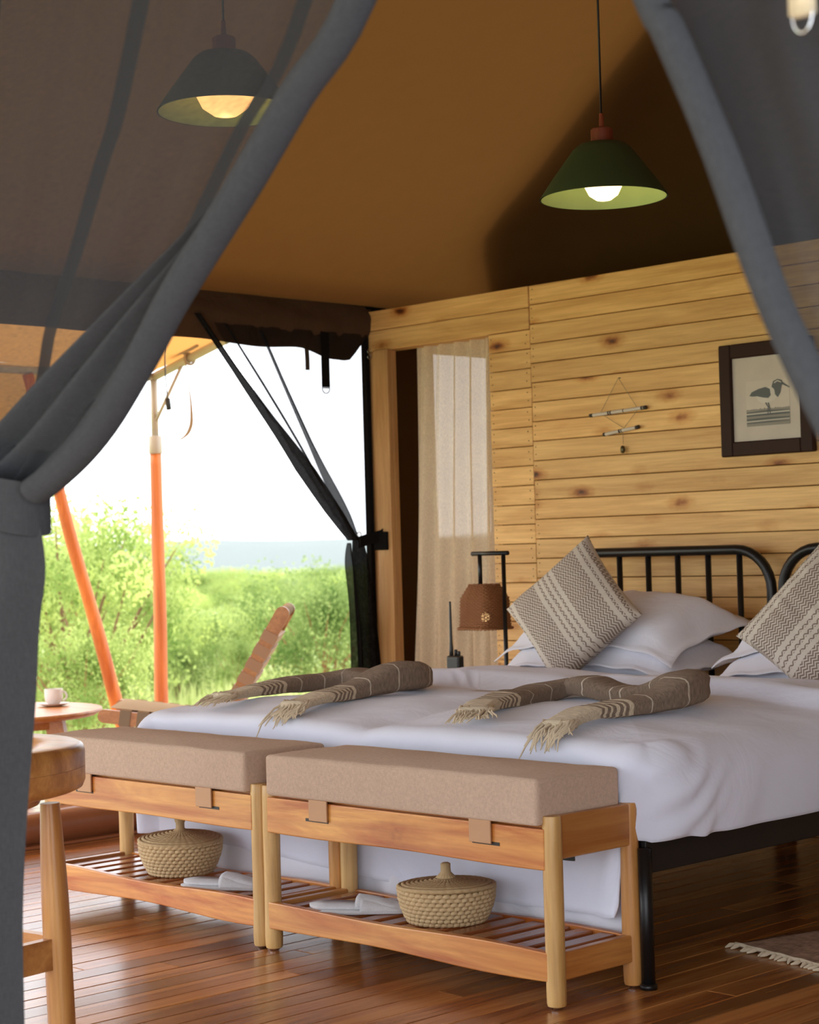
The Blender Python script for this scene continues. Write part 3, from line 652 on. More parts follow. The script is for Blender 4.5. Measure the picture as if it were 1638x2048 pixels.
# duvet
def duvet():
    X0, X1, Y0, Y1 = BX0+.03, BX1-.060, YFOOT+.068, 4.98; zt = .575; R = .09; rc_ = .045
    n_x, n_y, n_c = 150, 110, 14
    per = []                                        # (x, y, nx, ny) round the top rectangle
    def side(ax, ay, bx, by, nx, ny, n):
        for i in range(n): per.append((lerp(ax, bx, i/n), lerp(ay, by, i/n), nx, ny))
    def corner(cx, cy, a0):
        for i in range(n_c): a = a0+PI/2*i/n_c; per.append((cx+rc_*math.cos(a), cy+rc_*math.sin(a), math.cos(a), math.sin(a)))
    side(X0+rc_, Y0, X1-rc_, Y0, 0, -1, n_x); corner(X1-rc_, Y0+rc_, -PI/2)
    side(X1, Y0+rc_, X1, Y1-rc_, 1, 0, n_y); corner(X1-rc_, Y1-rc_, 0)
    side(X1-rc_, Y1, X0+rc_, Y1, 0, 1, n_x); corner(X0+rc_, Y1-rc_, PI/2)
    side(X0, Y1-rc_, X0, Y0+rc_, -1, 0, n_y); corner(X0+rc_, Y0+rc_, PI)
    n = len(per); V = []; F = []; rows = 0
    cy = (Y0+Y1)/2; hx = (Y1-Y0)/2
    def topz(x, y):
        w = .012*N3(x*2.2, y*2.2, 1)+.006*N3(x*6+y*2, y*7, 4)
        seam = -.014*math.exp(-((x-BM_)/.06)**2)
        ex = min(x-X0, X1-x, y-Y0, Y1-y); crown = .030*sst(0, .35, ex)
        # fold turned back towards the foot
        f = .038*sst(4.33+.012*math.sin(x*6), 4.36+.012*math.sin(x*6), y)*(1-.3*sst(4.5, 4.95, y))*sst(-.05, .03, ex)
        roll = .012*math.exp(-((y-4.40)/.05)**2)
        crease = 0
        return zt+w+seam+crown+f+roll
    ts = [1.0, .93, .86, .78, .7, .62, .54, .46, .39, .32, .26, .21, .17, .13, .10, .075, .055, .035, .018, 0]
    for t in ts:
        for (x, y, nx, ny) in per:
            mx_ = min(max(x, X0+hx), X1-hx); xx = lerp(x, mx_, t); yy = lerp(y, cy, t); V.append(Vector((xx, yy, topz(xx, yy))))
        rows += 1
    def hem(x, y, nx, ny):
        foot = max(0, -ny); right = max(0, nx); left = max(0, -nx); head = max(0, ny)
        s = foot+right+left+head
        h = lerp((foot*(.165+.025*math.sin(x*2.3)) + left*.18 + head*.50)/max(.001, foot+left+head), .345, sst(.05, .3, right))
        return h
    K = 26
    for k in range(1, K+1):
        for i, (x, y, nx, ny) in enumerate(per):
            h = hem(x, y, nx, ny); z0 = topz(x, y); L = R*PI/2+(z0-R-h); d = L*k/K
            if d < R*PI/2: a = d/R; o_ = R*math.sin(a); z = z0-R*(1-math.cos(a))
            else: o_ = R; z = z0-R-(d-R*PI/2)
            q = (z0-z)/(z0-h); s = i/n*100
            cw = math.exp(-(((x-X1)**2+(y-Y0)**2)/.018))      # corner gathers
            arc = (y if abs(nx) > .7 else x)
            wr = .0035*math.sin(arc*31+2.2*math.sin(arc*7)+q*2)*q + .007*N3(x*2+q*.5, y*1.6, q)*min(1, q*3)
            wr += cw*.012*math.sin((arc+q*.25)*70)*min(1, q*2.5)*(1-.4*q)
            bulge = .02*math.sin(q*PI)
            foot = max(0, -ny)
            o_ += wr*(1-.5*foot)+bulge*(1-foot*.9)-.055*foot*sst(0, .2, q)*(1-sst(.1, .5, abs(nx)))*(1-math.exp(-((x-X1)/.12)**2))
            V.append(Vector((x+nx*o_, y+ny*o_, z+cw*.004*math.sin(arc*60))))
        rows += 1
    for j in range(rows-1):
        for i in range(n): F.append((j*n+i, (j+1)*n+i, (j+1)*n+(i+1) % n, j*n+(i+1) % n))
    return V, F
V, F = duvet(); o = mk('duvet', V, F, M['white'])
tag(o, 'wide white duvet spread over both beds with its top turned back', 'duvet')
so = o.modifiers.new('thick', 'SOLIDIFY'); so.thickness = .006; so.offset = -1

def pillowmesh(w, h, t, flange=0.0, seed=0, n=34, us=1.0):
    V = []; F = []; UV = []
    for s in (1, -1):
        base = len(V)
        for j in range(n+1):
            for i in range(n+1):
                a = -1+2*i/n; b = -1+2*j/n
                fw = 1-flange/(w/2); fh = 1-flange/(h/2)
                p = max(0, 1-abs(a/fw)**2.6)*max(0, 1-abs(b/fh)**2.6); th = t/2*p**.42
                pin = 1-.07*(1-abs(a)**2)*abs(b)**4 ; pin2 = 1-.07*(1-abs(b)**2)*abs(a)**4
                x = a*w/2*pin2; y = b*h/2*pin
                wv = .006*N3(a*3+seed, b*3, s)*p + (.004*math.sin((x+y)*38+seed)*(1-p) if flange else 0)
                crease = .006*N3(a*9+seed, b*2, 2)*(1 if p > 0 else 0)
                V.append(Vector((x, y, s*(th+.002)+wv+crease*s))); UV.append((y*us, x*us))
        for j in range(n):
            for i in range(n):
                q = base+j*(n+1)+i; fc = (q, q+1, q+n+2, q+n+1); F.append(fc if s == 1 else fc[::-1])
    m_ = (n+1)**2
    for k in range(n):
        for (a, b) in ((k, k+1), (n*(n+1)+k+1, n*(n+1)+k), ((k+1)*(n+1), k*(n+1)), (k*(n+1)+n, (k+1)*(n+1)+n)): F.append((b, a, a+m_, b+m_))
    return V, F, UV
def place(V, Mx): return [Mx @ v for v in V]
def pil(name, w, h, t, fl, seed, loc, rot, mat, label, cat, group=None, us=1.0, drape=0):
    V, F, UV = pillowmesh(w, h, t, fl, seed, us=us)
    if fl:
        for v in V: v.z -= .055*abs(2*v.x/w)**4+.02*abs(2*v.y/h)**4
    Mx = Matrix.Translation(loc) @ rot
    V = place(V, Mx)
    if drape:      # let the flange sag on to the bed
        for v in V: v.z = max(v.z, drape)
    o = mk(name, V, F, mat, uv=UV); return tag(o, label, cat, group)
def RX(a): return Matrix.Rotation(math.radians(a), 4, 'X')
def RY(a): return Matrix.Rotation(math.radians(a), 4, 'Y')
def RZ(a): return Matrix.Rotation(math.radians(a), 4, 'Z')
pil('pillow', .86, .50, .15, .05, 1, (-4.30, 5.17, .665), RZ(1) @ RX(4), M['white2'], 'lower white flanged pillow of the stack nearer the linen curtain', 'pillow', 'white pillows', drape=.585)
pil('pillow', .84, .52, .20, .055, 5, (-4.31, 5.21, .765), RZ(-2) @ RX(12), M['white2'], 'upper white flanged pillow of the stack behind the whole patterned cushion', 'pillow', 'white pillows', drape=.62)
pil('pillow', .86, .50, .15, .05, 9, (-3.32, 5.15, .665), RZ(1) @ RX(4), M['white2'], 'lower white pillow under the patterned cushion at the right edge', 'pillow', 'white pillows', drape=.585)
pil('pillow', .84, .52, .20, .055, 13, (-3.31, 5.19, .765), RZ(-2) @ RX(12), M['white2'], 'upper white pillow behind the patterned cushion at the right edge', 'pillow', 'white pillows', drape=.62)
CS = .40
def cush(loc, yaw, lean, spin, seed, label):
    return pil('patterned_cushion', CS, CS, .13, 0, seed, loc, RZ(yaw) @ RX(90-lean) @ RZ(spin), M['ikat'], label, 'cushion', 'zigzag woven cushions')
cush((-4.30, 4.93, .820), 8, 20, -47, 3, 'taupe and cream zigzag cushion standing on its corner, seen whole')
cush((-3.19, 4.80, .79), 12, 22, 52, 8, 'taupe and cream zigzag cushion cut off by the right edge')

# folded throws
def throw(label, path, y_shift=(0, 0), seed=0):
    t = empty('folded_throw', (path[0][0], path[0][1], .6), label, 'throw', 'folded throws')
    P = bez(path, 14); m = len(P); L = [0]
    for i in range(1, m): L.append(L[-1]+(P[i]-P[i-1]).length)
    tot = L[-1]; V = []; F = []; UV = []; n = 20
    for i, p in enumerate(P):
        tan = (P[min(i+1, m-1)]-P[max(i-1, 0)]); tan.z = 0; tan.normalize(); sd_ = Vector((tan.y, -tan.x, 0))
        e = min(L[i], tot-L[i]); k = sst(0, .45, e)
        wd = lerp(.046, .060, k)*(1+.08*N3(e*6, seed)); ht = lerp(.013, .027, k)*(1+.22*N3(e*7, seed+3))*(1+.75*math.exp(-((L[i]/tot-.67)/.08)**2))
        for j in range(n):
            a = 2*PI*j/n; ca, sa = math.cos(a), math.sin(a)
            x = wd*math.copysign(abs(ca)**.6, ca); z = ht*math.copysign(abs(sa)**.7, sa)
            g = 1-.16*math.exp(-((z+.006)/.006)**2)*(abs(ca) > .5)          # groove between the folded layers
            x *= g; x += .004*N3(e*14, j*.6, seed)
            V.append(p+sd_*x+Vector((0, 0, z+ht*.85+.003*N3(e*12, j*.8, seed+5)))); UV.append((e, j/n*.25))
    for i in range(m-1):
        for j in range(n): F.append((i*n+j, i*n+(j+1) % n, (i+1)*n+(j+1) % n, (i+1)*n+j))
    F.append(tuple(range(n-1, -1, -1))); F.append(tuple((m-1)*n+j for j in range(n)))
    mk('cloth_roll', V, F, M['throw'], t, uv=UV)
    r = random.Random(seed+1)
    for end, nb in ((0, 1), (m-1, m-2)):
        d = (P[end]-P[nb]); d.z = 0; d.normalize(); s = Vector((d.y, -d.x, 0)); FV, FF = [], []
        for q in range(46):
            o_ = r.uniform(-.052, .052); b0 = P[end]+s*o_+Vector((0, 0, r.uniform(.004, .026)))-d*.02
            l = r.uniform(.06, .10); pts = [b0]; w1 = r.uniform(-.03, .03)
            for g in range(1, 6):
                tt = g/5; q_ = b0+d*(l*tt)+s*(w1*tt*tt+.004*math.sin(tt*9+q))
                base = duv_z(q_.x, q_.y)
                q_.z = max(base+.003+.008*(1-tt)*(q % 3), b0.z-l*tt*1.2) if q_.y > YFOOT-.0 else min(base, b0.z-l*tt*.6)
                pts.append(q_)
            v, f = tube(pts, [.0042, .0038, .0032, .0030, .0026, .0012], 5); FV, FF = join((FV, FF), (v, f))
        mk('fringe', FV, FF, M['cream'], t, kind='stuff')
    return t
def duv_z(x, y):
    Y0 = YFOOT+.068
    if y > Y0+.1: return .605
    d = max(0, Y0+.1-y)
    if d < .1: return .605-.30*d*.3
    o_ = min(d-.1, .089); return .588-(.09-math.sqrt(max(0, .09**2-o_**2)))
def dz(x, y, h=0): return (x, y, duv_z(x, y)+h)
throw('striped throw', [dz(-3.50, 3.60), dz(-3.58, 3.73), dz(-3.62, 3.88), dz(-3.64, 4.02), dz(-3.60, 4.11, .014), dz(-3.50, 4.10, .014), dz(-3.37, 4.09), dz(-3.24, 4.09, .01), dz(-3.135, 4.06, .02), dz(-3.11, 3.96, .012), dz(-3.145, 3.82), dz(-3.165, 3.67), dz(-3.145, 3.53)], seed=2)
throw('striped throw', [dz(-4.59, 3.60), dz(-4.62, 3.74), dz(-4.64, 3.90), dz(-4.63, 4.03), dz(-4.57, 4.11, .014), dz(-4.46, 4.12, .014), dz(-4.36, 4.12), dz(-4.27, 4.12, .01), dz(-4.22, 4.06, .02), dz(-4.23, 3.94, .012), dz(-4.24, 3.80), dz(-4.21, 3.67), dz(-4.18, 3.54)], seed=6)
for o in list(bpy.data.objects):
    if o.get('category') == 'throw': o['label'] = 'taupe striped throw folded in a loop on the ' + ('left half of the duvet' if o.location.x < -4 else 'right half of the duvet')

# ================================================================== BENCHES
def leg(x, y, r, h, mat, parent, seed):
    rr = random.Random(seed); prof = [(.012, 0), (.012, .006), (r*.93, .0065), (r*1.0, .012)]
    nrm = 16
    for i in range(1, nrm+1):
        z = .012+(h-.016)*i/nrm; prof.append((r*(1.06-.10*(z/h)+.035*math.sin(z*14+seed)), z))
    prof.append((r*.90, h))
    return prof
def bench(x0, label):
    b = empty('bench', (x0+.5, 3.32, 0), label, 'bench', 'teak benches at the foot of the beds')
    xl, xr, yf, yb, h = x0+.0, x0+1.0, 3.188, 3.462, .437
    for i, (x, y) in enumerate(((xl, yf), (xr, yf), (xl, yb), (xr, yb))):
        pr = leg(x, y, .0228, h, None, b, i+x0)[2:]
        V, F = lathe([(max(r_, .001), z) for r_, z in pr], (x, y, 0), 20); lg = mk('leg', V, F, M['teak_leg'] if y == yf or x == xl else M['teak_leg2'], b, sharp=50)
        V, F = lathe([(.013, 0), (.013, .0125)], (x, y, 0), 14); mk('foot_glide', V, F, M['metal'], lg)
    def lrail(y0, y1, z0, z1, xa, xb, sl, nm):
        # rail with optional pair of slots cut for the leather straps, bowed lower edge
        n = 40; V = []; F = []
        for i in range(n+1):
            t = i/n; x = lerp(xa, xb, t); e = .006*math.sin(t*PI*2.3+x0)*(0 if sl else 1) + .003*math.sin(t*9)
            for (y, z) in ((y0, z0-e*.6), (y0, z1), (y1, z1), (y1, z0-e*.6)): V.append(Vector((x, y, z+(e*.5 if z == z1 else 0)*(0 if sl else 1))))
        for i in range(n):
            for k in range(4): F.append((i*4+k, i*4+(k+1) % 4, (i+1)*4+(k+1) % 4, (i+1)*4+k))
        F.append((3, 2, 1, 0)); F.append(tuple(n*4+k for k in range(4)))
        o = mk(nm, V, F, M['teak'], b, smooth=False); bv = o.modifiers.new('b', 'BEVEL'); bv.width = .003; bv.segments = 2; bv.limit_method = 'ANGLE'; return o
    r1 = lrail(3.164, 3.186, .315, .408, xl+.012, xr-.004, True, 'upper_front_rail')
    lrail(3.466, 3.484, .315, .408, xl+.02, xr-.02, True, 'upper_back_rail')
    lrail(3.166, 3.188, .062, .128, xl+.004, xr-.004, False, 'lower_front_rail')
    lrail(3.462, 3.482, .062, .120, xl+.02, xr-.02, False, 'lower_back_rail')
    for x, s in ((xr, 1), (xl, -1)):
        box('upper_side_rail', (x-.008, x+.014), (yf+.0, yb), (.337, .436), M['teak_y'], b, b=.003)
        box('lower_side_rail', (x-.010, x+.014), (yf+.0, yb), (.062, .126), M['teak_y'], b, b=.003)
    ns = 13
    for i in range(ns):
        x = lerp(xl+.045, xr-.07, i/(ns-1)); box('shelf_slat', (x-.0235, x+.0235), (3.190, 3.461), (.104, .118), M['teak_slat'], b, b=.003)
    for x in (xl+.20, xr-.20):
        box('strap_slot', (x-.042+.012, x+.042+.016), (3.1628, 3.1642), (.358, .366), M['darkbrown'], r1, b=0)
        box('seat_support', (x-.03, x+.03), (3.186, 3.466), (.38, .405), M['teak_y'], b)
    box('seat_panel', (xl+.02, xr-.02), (3.187, 3.465), (.400, .413), M['teak'], b, b=.002)
    return b
bench(-3.863, 'teak bench with slatted shelf standing nearer the rug')
bench(-4.912, 'teak bench with slatted shelf, partly behind the round side table')
def bcush(x0, x1, label, sd_):
    c = empty('bench_cushion', ((x0+x1)/2, 3.32, .41), label, 'cushion', 'taupe box cushions on the benches')
    y0, y1, z0, z1 = 3.150, 3.444, .415, .522; nx, ny, nz_ = 60, 20, 8; rr = .013
    bm = bmesh.new(); bmesh.ops.create_cube(bm, size=1)
    for v in bm.verts: v.co = Vector((x0+(v.co.x+.5)*(x1-x0), y0+(v.co.y+.5)*(y1-y0), z0+(v.co.z+.5)*(z1-z0)))
    bmesh.ops.bevel(bm, geom=bm.edges[:], offset=.014, segments=4, affect='EDGES', profile=.6)
    bmesh.ops.subdivide_edges(bm, edges=[e for e in bm.edges if e.calc_length() > .1], cuts=16, use_grid_fill=True)
    for v in bm.verts:
        u = (v.co.x-x0)/(x1-x0); w = (v.co.y-y0)/(y1-y0); q = (v.co.z-z0)/(z1-z0)
        v.co.z += (q > .5)*(.010*math.sqrt(max(0, math.sin(min(1, max(0, u))*PI)))*math.sin(min(1, max(0, w))*PI) + .003*N3(v.co.x*9+v.co.y*20, v.co.y*6, sd_))-.004*(q < .3)*math.sin(u*PI)*0
        v.co.y += .005*N3(v.co.x*4, v.co.z*9, sd_)*(1 if w < .3 else 0); v.co.x += .004*N3(v.co.y*6, v.co.z*9, sd_+2)
    V = [v.co.copy() for v in bm.verts]; F = [tuple(v.index for v in f.verts) for f in bm.faces]; bm.free()
    mk('padded_cushion', V, F, M['cushion'], c, sharp=60)
    P = [(x0+.006, y0+.004), (x1-.006, y0+.004), (x1-.006, y1-.006), (x0+.006, y1-.006)]
    V, F = tube([(a, b_, z1-.010) for a, b_ in P], .0018, 6, closed=True); mk('seam_piping', V, F, M['cushion'], c)
    for k in (0, 1):
        xx = (x0+.165, x1-.225)[k]
        def stp(u, v): return (xx+u*.072-.003*v, (3.1585, 3.1600, 3.1605)[min(2, int(v*3))]-.0015, lerp(.414, .360, v))
        V, F = cbox((xx, xx+.07), (3.156, 3.161), (.3615, .416), .001); mk('leather_strap', V, F, M['leather'], c, smooth=False)
    return c
bcush(-3.838, -2.872, 'taupe box cushion on the bench nearer the rug', 1)
bcush(-4.89, -3.925, 'taupe box cushion on the bench partly behind the round table', 5)

# baskets on the shelves
def basket(x, y, label, tilt, sd_):
    b = empty('lidded_basket', (x, y, .118), label, 'basket', 'lidded straw baskets')
    z0 = .1185-(.011 if sd_ == 2 else 0); V, F = [], []; rows = 9
    for k in range(sd_-1, rows):
        t = k/(rows-1); r = lerp(.090, .118, math.sin(t*PI/2)**.9); z = z0+.006+k*.0105
        P = [((r+.0028*math.cos(40*a+k*PI))*math.cos(a)+x, (r+.0028*math.cos(40*a+k*PI))*math.sin(a)+y, z+.0012*math.sin(40*a+k*PI+1)) for a in [i*2*PI/200 for i in range(200)]]
        v, f = tube(P, .0062, 6, closed=True, up=(0, 0, 1)); V, F = join((V, F), (v, f))
    v, f = lathe([(.0, .004+.011*(sd_-1)), (.085, .004+.011*(sd_-1)), (.092, .02), (.112, .092), (.110, .096), (.09, .02), (0, .008)], (x, y, z0), 48); V, F = join((V, F), (v, f))
    mk('woven_body', V, F, M['straw'], b)
    V, F = [], []
    def tl(p):   # lid sits a little askew
        q = Vector(p)-Vector((x, y, z0+.098)); return Vector((x, y, z0+.098))+Matrix.Rotation(tilt, 3, 'Y') @ Matrix.Rotation(tilt*.6, 3, 'X') @ q
    for k in range(10):
        r = .119-.0115*k; z = z0+.101+(.0022 if sd_ == 1 else .0012)*k+(.000 if k else -.002)
        P = [tl(((r+.0014*math.cos(36*a))*math.cos(a)+x, (r+.0014*math.cos(36*a))*math.sin(a)+y, z)) for a in [i*2*PI/144 for i in range(144)]]
        v, f = tube(P, .0066, 6, closed=True, up=(0, 0, 1)); V, F = join((V, F), (v, f))
    v, f = lathe([(0, .104), (.06, .104), (.116, .099), (.119, .092), (.1, .094), (0, .096)][::-1], (x, y, z0), 48); V, F = join((V, F), ([tl(p) for p in v], f))
    ld = mk('woven_lid', V, F, M['straw_lid'], b)
    hk = .034 if sd_ == 1 else .024; rk = .015 if sd_ == 1 else .012
    v, f = lathe([(.026, .118), (.018, .126), (.0125, .132), (.012, .132+hk*.4), (rk, .132+hk*.6), (rk*1.03, .132+hk*.85), (rk*.6, .132+hk), (0, .132+hk)], (x, y, z0), 60, fn=lambda r, z, a: r*(1+.05*math.cos(18*a)))
    mk('lid_knob', [tl(p) for p in v], f, M['straw_lid'], ld)
    return b
basket(-4.475, 3.345, 'straw basket with tall knobbed lid on the shelf of the bench behind the round table', .03, 1)
basket(-3.352, 3.330, 'straw basket with low knobbed lid on the shelf of the bench nearer the rug', -.03, 2)

# slippers: each pair lies stacked, slightly fanned
def slipper(x, y, z, ang, label, grp, sd_):
    s = empty('slipper', (x, y, z), label, 'slipper', grp)
    L, W = .265, .090
    def half(t): # half width along the sole, t 0 toe 1 heel
        return W/2*(.86+.14*math.cos((t-.28)*5.2))*min(1, math.sqrt(max(0, 1-((t-.5)/.5)**2))*1.55)
    ca, sa = math.cos(ang), math.sin(ang)
    def T(l, w, h): l -= L/2; return Vector((x+l*ca-w*sa, y+l*sa+w*ca, z+h))
    V, F = [], []; n = 30
    for i in range(n+1):
        t = i/n; hw = max(half(t), .004)
        for w, h in ((-hw, .001), (hw, .001), (hw*1.03, .005), (hw, .009), (-hw, .009), (-hw*1.03, .005)): V.append(T(t*L, w, h))
    for i in range(n):
        for k in range(6): F.append((i*6+k, i*6+(k+1) % 6, (i+1)*6+(k+1) % 6, (i+1)*6+k))
    F.append((5, 4, 3, 2, 1, 0)); F.append(tuple(n*6+k for k in range(6)))
    mk('sole', V, F, M['slipper'], s)
    def up(u, v):
        t = lerp(.50, .99, u); hw = half(t)*1.02; a = lerp(0, PI, v)
        H_ = lerp(.030, .006, sst(.45, 1, t))*(1-.25*sd_)+.002*N3(u*4, v*5, sd_)
        return T(t*L, -hw*math.cos(a), .007+H_*math.sin(a)**.8)
    V, F, _ = grid(16, 18, up); o = mk('upper', V, F, M['slipper'], s); m_ = o.modifiers.new('t', 'SOLIDIFY'); m_.thickness = .002; m_.offset = -1
    return s
# toe boxes point to the right-back, heels to the left
slipper(-4.165, 3.262, .1185, math.radians(28), 'white slipper lying underneath its mate beside the tall knobbed basket', 'slippers beside the tall knobbed basket', 0)
slipper(-4.175, 3.275, .1285, math.radians(22), 'white slipper lying on top of its mate beside the tall knobbed basket', 'slippers beside the tall knobbed basket', .4)
slipper(-3.600, 3.268, .1185, math.radians(38), 'white slipper lying underneath its mate beside the low knobbed basket', 'slippers beside the low knobbed basket', 0)
slipper(-3.620, 3.275, .1285, math.radians(33), 'white slipper lying on top of its mate beside the low knobbed basket', 'slippers beside the low knobbed basket', .4)

# ================================================================== BEDSIDE
bs = empty('bedside_stand', (-4.98, 5.24, 0), 'black metal bedside stand with two uprights joined by a crossbar', 'stand')
xA, xB, yS = -5.015, -4.885, 5.22
V, F = tube([(-5.06, yS, 1.030), (-4.87, yS, 1.030)], .0085, 12); mk('crossbar', V, F, M['black'], bs)
V, F = tube([(-4.895, yS, .02), (-4.895, yS, 1.03)], .0085, 12); mk('upright', V, F, M['black'], bs)
V, F = tube([(-5.020, yS, .90), (-5.020, yS, 1.03)], .0085, 12); mk('lamp_stem', V, F, M['black'], bs)
box('stand_top', (-5.16, -4.88), (5.05, 5.38), (.475, .50), M['black_board'], bs)
for x, y in ((-5.15, 5.07), (-5.15, 5.36), (-4.893, 5.07), (-4.893, 5.36)):
    V, F = tube([(x, y, 0), (x, y, .476)], .009, 8); mk('leg', V, F, M['black'], bs)
wl_ = empty('wicker_lampshade', (-5.0, yS, .75), 'lit brown wicker lampshade hanging from the black bedside stand', 'lamp')
def wick():
    V, F = [], []
    def rad(z):   # z 0..1 from rim to top
        return .082 if z <= 0 else (lerp(.079, .075, z/.68) if z < .68 else lerp(.075, .047, (z-.68)/.32))
    def se(a, r):
        c, s = math.cos(a), math.sin(a); k = (abs(c)**5+abs(s)**5)**(-1/5); return r*k*c, r*k*s
    cx, cy, z0, Hh = -5.0, yS, .745, .165
    for k in range(27):
        zz = k/26; P = []
        for i in range(96):
            a = 2*PI*i/96; o_ = .0022*math.cos(24*a+k*PI); px, py = se(a, rad(zz)+o_); P.append((cx+px, cy+py, z0+zz*Hh+.001*math.sin(24*a*.5)))
        v, f = tube(P, .0030, 4, closed=True, up=(0, 0, 1)); V, F = join((V, F), (v, f))
    W_ = (V, F); V, F = [], []
    for i in range(48):
        a = 2*PI*(i+.5)/48; P = []
        for k in range(14):
            zz = k/13; px, py = se(a, rad(zz)); P.append((cx+px, cy+py, z0+zz*Hh))
        v, f = tube(P, .0022, 4); V, F = join((V, F), (v, f))
    R_ = ([], [])
    P = []
    for i in range(120):
        a = 2*PI*i/120; px, py = se(a, .084+.002*math.cos(a*40)); P.append((cx+px, cy+py, z0-.003+.002*math.sin(a*40)))
    return W_, (V, F), tube(P, .0048, 5, closed=True, up=(0, 0, 1))
W_, St_, Rm_ = wick()
mk('woven_strands', W_[0], W_[1], M['wicker'], wl_, kind='stuff'); mk('stakes', St_[0], St_[1], M['wicker'], wl_, kind='stuff'); mk('braided_rim', Rm_[0], Rm_[1], M['wicker'], wl_)
V, F = lathe([(0, .168), (.058, .168), (.058, .163), (0, .163)], (-5.0, yS, .745), 4); mk('top_plate', V, F, M['wicker'], wl_, smooth=False)
V, F = lathe([(0, -.018), (.012, -.014), (.017, -.003), (.016, .007), (.010, .015), (0, .018)], (-4.995, yS-.005, .785), 20); mk('bulb', V, F, M['bulb_s'], wl_)
# walkie-talkie
rd = empty('walkie_talkie', (-5.055, 5.12, .5), 'black handheld radio with long antenna standing on the bedside stand', 'radio')
box('body', (-5.085, -5.020), (5.085, 5.120), (.50, .642), M['radio'], rd, b=.005)
for k in range(6): box('grille_rib', (-5.080, -5.026), (5.0835, 5.085), (.585+k*.008, .589+k*.008), M['radio'], rd, b=.0005)
V, F = tube([(-5.070, 5.10, .64), (-5.070, 5.10, .665), (-5.070, 5.10, .70), (-5.070, 5.10, .845), (-5.070, 5.10, .85)], [.0085, .0080, .0058, .0042, .003], 10); mk('antenna', V, F, M['radio'], rd)
for xk, hk in ((-5.046, .022), (-5.030, .016)):
    V, F = lathe([(.0065, 0), (.0065, hk), (.0045, hk+.003), (0, hk+.003)], (xk, 5.10, .641), 12); mk('knob', V, F, M['radio'], rd)

# ================================================================== ON THE BOARD WALL
pf = empty('picture_frame', (-3.87, YW-.02, 1.37), 'dark brown picture frame with a wader bird print on the board wall', 'picture')
fx0, fx1, fz0, fz1, fw = -4.118, -3.722, 1.358, 1.765, .052
yp = YW-.006
for nm, xx, zz in (('frame_side', (fx0, fx0+fw), (fz0, fz1)), ('frame_side', (fx1-fw, fx1), (fz0, fz1)), ('frame_bar', (fx0+fw, fx1-fw), (fz0, fz0+fw)), ('frame_bar', (fx0+fw, fx1-fw), (fz1-fw, fz1))):
    box(nm, xx, (yp-.026, yp), zz, M['frame'], pf, b=.004)
box('mount_board', (fx0+fw-.002, fx1-fw+.002), (yp-.012, yp-.004), (fz0+fw-.002, fz1-fw+.002), M['mat'], pf, b=0)
px0, px1, pz0, pz1 = -4.008, -3.822, 1.462, 1.625
box('print', (px0, px1), (yp-.0128, yp-.012), (pz0, pz1), M['paper'], pf, b=0)
def flat(name, pts, mat, k):
    V = [Vector((lerp(px0, px1, a), yp-.0128-.0003*k, lerp(pz0, pz1, b))) for a, b in pts]
    return mk(name, V, [tuple(range(len(V)))], mat, pf, smooth=False)
flat('printed_water', [(0, 0), (1, 0), (1, .36), (0, .33)], M['ink_mid'], 1)
for z, h in ((.06, .02), (.13, .035), (.22, .04), (.30, .02)): flat('printed_ripple', [(0, z), (1, z+.01), (1, z+h), (.5, z+h+.015), (0, z+h)], M['ink'], 2)
for z, h in ((.10, .02), (.26, .025)): flat('printed_ripple', [(0, z), (1, z+.015), (1, z+h+.01), (0, z+h-.004)], M['ink_white'], 3)
flat('printed_reeds', [(0, .335)]+[(i/40, .37+.035*(i % 2)*random.random()) for i in range(41)]+[(1, .35)], M['ink_mid'], 2)
flat('printed_bird_belly', [(.30, .72), (.24, .64), (.28, .56), (.38, .50), (.52, .49), (.66, .55), (.74, .66), (.76, .80), (.70, .90), (.60, .88), (.46, .82)], M['ink_white'], 3)
flat('printed_bird_wing', [(.08, .68), (.14, .76), (.30, .82), (.46, .85), (.56, .80), (.58, .66), (.52, .60), (.40, .62), (.26, .66), (.16, .66)], M['ink'], 4)
flat('printed_bird_head', [(.60, .84), (.64, .96), (.74, 1.0), (.84, .97), (.87, .90), (.83, .84), (.80, .70), (.74, .60), (.68, .66), (.66, .78)], M['ink'], 4)
flat('printed_bird_brow', [(.66, .93), (.74, .975), (.83, .93), (.82, .915), (.74, .95), (.67, .91)], M['ink_white'], 5)
flat('printed_bird_bill', [(.86, .92), (1.02, .80), (1.01, .785), (.85, .87)], M['ink'], 4)
flat('printed_bird_leg', [(.44, .50), (.50, .40), (.49, .22), (.51, .22), (.525, .40), (.47, .51)], M['ink'], 4)
flat('printed_bird_leg', [(.50, .50), (.53, .38), (.55, .22), (.57, .22), (.555, .39), (.53, .50)], M['ink'], 4)
wh = empty('wall_hanging', (-4.6, YW-.01, 1.4), 'small hanging of two cream banded sticks on string with a metal charm', 'ornament')
yh = YW-.014
def Lw(p, r=.0011, name='string'): V, F = tube(p, r, 5); return mk(name, V, F, M['string'], wh)
V, F = lathe([(0, 0), (.004, .001), (.004, .003), (0, .004)], (-4.605, yh+.008, 1.690), 8); mk('nail', V, F, M['darkbrown'], wh)
Lw([(-4.605, yh, 1.692), (-4.70, yh, 1.562)]); Lw([(-4.605, yh, 1.692), (-4.515, yh, 1.568)])
Lw([(-4.69, yh, 1.556), (-4.585, yh, 1.497)]); Lw([(-4.515, yh, 1.562), (-4.585, yh, 1.497)]); Lw([(-4.590, yh, 1.488), (-4.590, yh, 1.435)])
